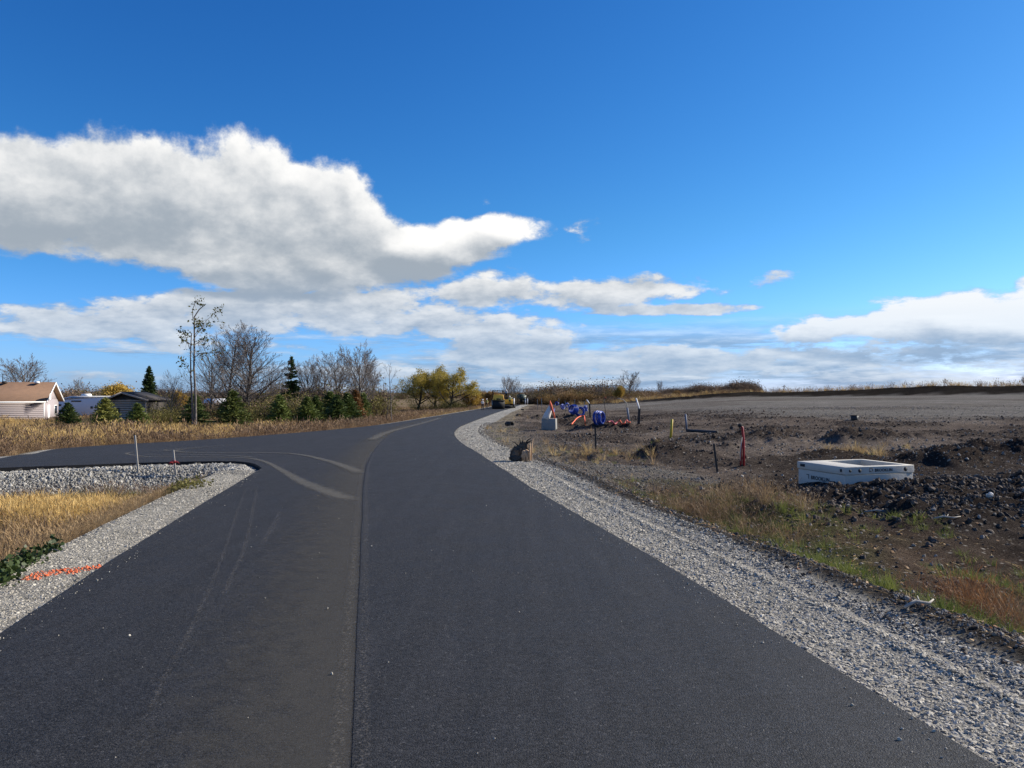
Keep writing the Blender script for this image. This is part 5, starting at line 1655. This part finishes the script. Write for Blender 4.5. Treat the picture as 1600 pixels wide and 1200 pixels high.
MB().tube([(6.5 * sc, -.05, -24 * sc), (4.6 * sc, -.1, -16 * sc), (2 * sc, -.12, -8 * sc), (-.5 * sc, 0, 0), (-1.5 * sc, 0, 6 * sc)], [.8 * sc, 1.6 * sc, 2.0 * sc, 2.4 * sc, .8 * sc], 6).build('cloth', M['orange_f'], e, True)
MB().tube([(-1.2 * sc, .15, -40 * sc), (-1.0 * sc, .05, -6 * sc), (-1.4 * sc, .02, 6.5 * sc)], .018, 6).build('pole', M['red'], e)


# broken stump by the shoulder and black tubes for dark shadows and holes
def stump():
    x, y = PG(815, 721); sc = y / F
    e = empty('tree_stump', (x, y, gz(x, y)), 0, 'broken dark tree stump with pale splintered side at the gravel edge', 'stump')
    r = random.Random(8)
    def lump(c, size, seed, name, mat):
        bm = bmesh.new(); bmesh.ops.create_icosphere(bm, subdivisions=3, radius=1.0); q = random.Random(seed); ph = [q.uniform(0, 6) for _ in range(6)]
        for v in bm.verts:
            n = v.co.normalized(); k = 1 + .16 * math.sin(4 * n.x + ph[0]) * math.sin(5 * n.z + ph[1]) + .14 * math.sin(9 * n.y + ph[2]) * math.sin(8 * n.x + ph[3]) + q.uniform(-.09, .09)
            v.co = Vector((n.x * size[0] * k + c[0], n.y * size[1] * k + c[1], n.z * size[2] * k + c[2])) * sc
        me = bpy.data.meshes.new(name); bm.to_mesh(me); bm.free(); link(name, me, e, mat)
    lump((-6, 0, 11), (12, 10, 13), 1, 'trunk', M['stump'])
    lump((4, 2, 20), (9, 8, 11), 2, 'root_plate', M['stump'])
    lump((-10, -6, 5), (9, 7, 6), 3, 'root', M['stake_d'])
    lump((5, -5, 11), (8, 5, 9), 4, 'broken_wood', M['split_wood'])
    for (px, h, w, dy, ln) in [(12, 30, 3.4, -8, 2), (15, 36, 2.4, -5, 3), (8, 18, 3.0, -9, 0), (4, 14, 2.5, -9, -1)]:
        MB().tube([(px * sc, dy * sc, -.05), (px * sc * 1.02, (dy - 1) * sc, h * .5 * sc), ((px + ln) * sc, dy * sc, h * sc)], [w * .5 * sc, w * .45 * sc, .3 * sc], 5).build('splinter', M['split_wood'], e)
    for k in range(5):
        b = r.uniform(.3, 2.6); L = r.uniform(8, 15) * sc
        MB().tube([(math.cos(b) * 6 * sc, 0, 24 * sc), (math.cos(b) * (7 * sc + L * .5), -1 * sc, 26 * sc + math.sin(b) * L * .7), (math.cos(b) * (8 * sc + L), -3 * sc, 26 * sc + math.sin(b) * L)], [1.6 * sc, 1.0 * sc, .3 * sc], 6).build('root', M['bark_d'], e)


stump()


def shadow_hole(px, base, r, label):  # short black tube put in for a small dark shadow and hole
    x, y = PG(px, base)
    e = empty('shadow_hole_tube', (x, y, gz(x, y)), R(35), label, 'pipe', 'shadowy holes in the verge built as black tubes')
    n = 20; a = np.linspace(0, 6.2832, n + 1)[:-1]; V = []
    for (yy, rr) in ((0, r), (.6, r), (.6, r * .86), (0, r * .86)):
        V += [(math.cos(t) * rr, yy, math.sin(t) * rr + r * .55) for t in a]
    f = [(k % 4 * n + j, k % 4 * n + (j + 1) % n, (k + 1) % 4 * n + (j + 1) % n, (k + 1) % 4 * n + j) for k in range(4) for j in range(n)]
    MB().add(V, f).build('shell', M['black'], e)
    for yy in (.03, .25, .46):
        MB().tube([(0, yy, r * .55), (0, yy + .08, r * .55)], [r * 1.07, r * 1.07], n, False).build('ring', M['rubber'], e)


shadow_hole(800, 665, .17, 'near shadowy hole in the straw weeds of the verge, built as a black tube')
shadow_hole(813, 650, .13, 'middle shadowy hole beyond the near one on the verge, built as a black tube')
shadow_hole(818, 641, .12, 'far shadowy hole on the verge below the roller, built as a black tube')

# litter
x, y = PG(1546, 779)
e = empty('litter_bag', (x, y, gz(x, y) + .02), .4, 'crumpled white bag lying on the dark soil', 'litter')
bm = bmesh.new(); bmesh.ops.create_icosphere(bm, subdivisions=3, radius=.055)
r_ = random.Random(3)
for v in bm.verts: v.co = Vector((v.co.x * 1.1, v.co.y * .8, v.co.z * .7)) * (1 + r_.uniform(-.3, .3))
me = bpy.data.meshes.new('sheet'); bm.to_mesh(me); bm.free(); o = link('sheet', me, e, M['concrete']); o.location = (0, 0, .03)
bm = bmesh.new(); bmesh.ops.create_icosphere(bm, subdivisions=2, radius=.035)
for v in bm.verts: v.co *= 1 + r_.uniform(-.3, .3)
me = bpy.data.meshes.new('knot'); bm.to_mesh(me); bm.free(); o = link('knot', me, e, M['white_f']); o.location = (.06, .02, .05)
for (px, py, L, lab) in [(1375, 804, .45, 'pale broken stick on the soil below the clods'), (1480, 814, .42, 'bleached twig lying flat on the dark soil path'), (1440, 952, .3, 'short bleached twig beside the green tuft')]:
    x, y = PG(px, py); e = empty('stick', (x, y, gz(x, y) + .02), rnd.uniform(-.4, .4), lab, 'stick')
    MB().tube([(-L / 2, 0, 0), (-L * .1, .03, .03), (L * .2, -.01, .02), (L / 2, .05, .03)], [.012, .014, .011, .006], 6).build('twig', M['stake'], e)
    MB().tube([(0, .02, .02), (L * .15, .10, .05)], [.008, .004], 5).build('side_twig', M['stake'], e)


# ------------------------------------------------------------------ road machines and people
def wheel_(p, e, r, w, x, y, name='wheel'):
    o = MB().cyl((x - w / 2, y, r), (x + w / 2, y, r), r, r, 20).build(name, M['rubber'], e)
    MB().cyl((x - w / 2 - .02, y, r), (x + w / 2 + .02, y, r), r * .5, r * .5, 14).build('hub', M['steel'], o)


def roller():
    d = 138.0; sc = d / F; x = (779 - 800) * sc; z = float(zbase(x, d)) + .012
    e = empty('road_roller', (x, d, z), R(4), 'yellow road roller with dark drum and canopy seen from behind', 'roller'); e.scale = (1.08, 1.08, 1.08)
    dr = MB().cyl((-1.0, 0, .72), (1.0, 0, .72), .72, .72, 28).build('drum', M['rubber'], e)
    for s in (-1, 1): MB().cyl((s * 1.0, 0, .72), (s * 1.03, 0, .72), .3, .3, 14).build('hub', M['steel'], dr)
    MB().cyl((-1.0, 3.4, .72), (1.0, 3.4, .72), .72, .72, 28).build('drum', M['steel'], e)
    MB().box((0, 0, 1.42), (2.1, 1.1, .16)).build('frame', M['rubber'], e)
    MB().box((0, .45, 1.86), (1.95, 1.5, 1.0), None, .80).build('engine_hood', M['cat_yellow'], e, bevel=.05)
    MB().box((0, -.27, 1.66), (.7, .06, .22)).build('grille', M['rubber'], e)
    for s in (-1, 1): MB().box((s * .72, -.27, 1.62), (.16, .06, .12)).build('tail_light', M['red'], e)
    MB().box((0, 2.0, 1.05), (1.6, 1.5, .5)).build('platform', M['cat_yellow'], e)
    MB().box((0, 3.4, 1.5), (1.8, 1.3, .5), None, .9).build('front_hood', M['cat_yellow'], e)
    for sx in (-.85, .85):
        for yy in (.9, 2.5): MB().box((sx, yy, 2.25), (.1, .1, 1.5)).build('canopy_post', M['rubber'], e)
    MB().box((0, 1.7, 3.02), (2.0, 2.2, .12)).build('canopy', M['rubber'], e, bevel=.03)
    s_ = MB().box((0, 1.7, 1.55), (.55, .5, .14)).build('seat', M['black'], e)
    MB().box((0, 1.45, 1.9), (.55, .12, .6)).build('seat_back', M['black'], s_)
    MB().tube([(0, 2.4, 1.3), (0, 2.3, 1.9)], .04, 8).build('steering_column', M['rubber'], e)


roller()


def paver():
    d = 147.0; sc = d / F; x = (794.5 - 800) * sc; z = float(zbase(x, d)) + .012
    e = empty('asphalt_paver', (x, d, z), R(8), 'yellow and dark asphalt paver working ahead of the roller', 'paver')
    MB().box((0, 0, .28), (2.6, .7, .5)).build('screed', M['rubber'], e)
    for s in (-1, 1):
        MB().box((s * 1.05, -.05, .95), (.22, .35, 1.9)).build('end_panel', M['white'], e)
        MB().prism([(-.2, .1), (3.6, .1), (3.9, .45), (3.6, .8), (-.2, .8), (-.5, .45)], 'x', s * .95 - .2, s * .95 + .2).build('track', M['rubber'], e)
        MB().tube([(s * .9, 1.2, 1.6), (s * .9, 1.2, 2.75)], .05, 6).build('canopy_post', M['rubber'], e)
    MB().box((0, 1.9, 1.25), (2.2, 2.4, .9), None, .95).build('body', M['cat_yellow'], e, bevel=.05)
    MB().box((0, 4.0, 1.1), (2.6, 1.6, .9), None, 1.15).build('hopper', M['cat_yellow'], e)
    MB().box((0, 1.3, 2.8), (2.3, 1.9, .10)).build('canopy', M['rubber'], e)
    MB().box((0, 1.1, 1.85), (1.8, .5, .4)).build('console', M['black'], e)


paver()
d = 200.0; sc = d / F; x = (817 - 800) * sc
e = empty('dump_truck', (x, d, float(zbase(x, d)) - .05), R(3), 'dark green dump truck parked far down the unpaved road', 'truck')
MB().box((-.3, 1.5, 1.75), (2.2, 4.2, 1.4), None, 1.03).build('dump_box', M['truck_green'], e)
MB().box((-.3, -.66, 1.75), (2.0, .06, 1.2)).build('tailgate', M['truck_green'], e)
MB().box((-.3, 4.8, 1.6), (2.2, 1.8, 2.2), None, .92).build('cab', M['truck_green'], e)
MB().box((-.3, 1.8, .9), (1.0, 7, .3)).build('chassis', M['rubber'], e)
for yy in (.3, 1.6, 5.0):
    for s in (-1, 1): wheel_(None, e, .5, .35, -.3 + s * .95, yy)
for s in (-1, 1): MB().box((-.3 + s * .9, -.7, .8), (.2, .05, .14)).build('tail_light', M['red'], e)
for k, (px, lab) in enumerate([(820.6, 'white post standing just beside the dump truck'), (824, 'white post standing a step away from the dump truck')]):
    x = (px - 800) * sc; z = gz(x, 198)
    e = empty('white_post', (x, 198, z), 0, lab, 'post')
    MB().box((0, 0, .75), (.22, .22, 1.7)).build('shaft', M['white'], e); MB().box((0, 0, 1.63), (.28, .28, .08)).build('cap', M['white'], e)


def person(px, d, label, shirt, hat, pose=0, rz=0.0, h=1.75):
    sc = d / F; x = (px - 800) * sc; z = float(zbase(x, d)) + .0
    e = empty('person', (x, d, z), rz, label, 'person', 'road workers')
    J = dict(pel=(0, 0, .95), ch=(0, 0, 1.28), nk=(0, 0, 1.47), hd=(0, .02, 1.62), ht=(0, .01, 1.75),
             hl=(.10, 0, .92), kl=(.12, .03 + .06 * pose, .50), al=(.13, -.03, .08), tl=(.14, .16, .04), hr=(-.10, 0, .92), kr=(-.12, .05, .50), ar=(-.14, -.10 * pose, .08), tr=(-.15, .10 - .10 * pose, .04),
             sl=(.18, 0, 1.42), el=(.26, .04, 1.14), wl=(.22, .22, .98), fl=(.19, .29, .94), sr=(-.18, 0, 1.42), er=(-.27, .02, 1.14), wr=(-.26, .16, .92), fr=(-.24, .22, .86))
    rad = dict(pel=.15, ch=.165, nk=.062, hd=.095, ht=.07, hl=.095, kl=.062, al=.045, tl=.035, hr=.095, kr=.062, ar=.045, tr=.035, sl=.07, el=.048, wl=.034, fl=.03, sr=.07, er=.048, wr=.034, fr=.03)
    E_ = [('pel', 'ch'), ('ch', 'nk'), ('nk', 'hd'), ('hd', 'ht'), ('pel', 'hl'), ('hl', 'kl'), ('kl', 'al'), ('al', 'tl'), ('pel', 'hr'), ('hr', 'kr'), ('kr', 'ar'), ('ar', 'tr'), ('ch', 'sl'), ('sl', 'el'), ('el', 'wl'), ('wl', 'fl'), ('ch', 'sr'), ('sr', 'er'), ('er', 'wr'), ('wr', 'fr')]
    ks = list(J)
    def skin(name, keep, grow_, mat):
        kk = [k for k in ks if k in keep]
        me = bpy.data.meshes.new(name); me.from_pydata([J[k] for k in kk], [(kk.index(a), kk.index(b)) for a, b in E_ if a in kk and b in kk], [])
        o = link(name, me, e, mat)
        o.modifiers.new('skin', 'SKIN'); sd = o.modifiers.new('sub', 'SUBSURF'); sd.levels = 2; sd.render_levels = 2
        for i, k in enumerate(kk):
            s = me.skin_vertices[0].data[i]; s.radius = (rad[k] + grow_, (rad[k] + grow_) * .8); s.use_root = (i == 0)
        return o
    b = skin('body', ks, 0, M['skin'])
    skin('trousers', ['pel', 'hl', 'kl', 'al', 'hr', 'kr', 'ar'], .014, M['navy'])
    skin('shirt', ['pel', 'ch', 'sl', 'el', 'sr', 'er'], .016, shirt)
    m = MB(); n = 14; a = np.arange(n) * 6.2832 / n; V = []
    for (r0, zz) in ((.16, 1.66), (.125, 1.67), (.12, 1.73), (.09, 1.79), (.03, 1.82)): V += [(math.cos(t) * r0, math.sin(t) * r0 * 1.1 + .01, zz) for t in a]
    f = [(k * n + j, k * n + (j + 1) % n, (k + 1) * n + (j + 1) % n, (k + 1) * n + j) for k in range(4) for j in range(n)]
    m.add(V, f).build('hard_hat', hat, e, True)
    for s in (-1, 1): MB().box((s * .14, .05 - (.1 * pose if s < 0 else 0), .05), (.1, .28, .1)).build('boot', M['rubber'], e)


person(754, 128, 'road worker in white shirt and white hard hat at the pavement edge', M['white_f'], M['white'], 1, R(200))
person(760.5, 152, 'smaller more distant road worker in a yellow vest', M['vest'], M['white'], 0, R(160))
for (px, dd, zz, lab, sh) in [(791, 148.3, 1.75, 'worker in a pale shirt standing on the paver', M['white_f']), (796.5, 147.0, .55, 'worker in a yellow vest on the paver screed', M['vest'])]:
    person(px, dd, lab, sh, M['white'], 0, R(180)); bpy.context.scene.collection.objects[-1]
    o = [t for t in bpy.data.objects if t.get('label') == lab][0]; o.location.z += zz
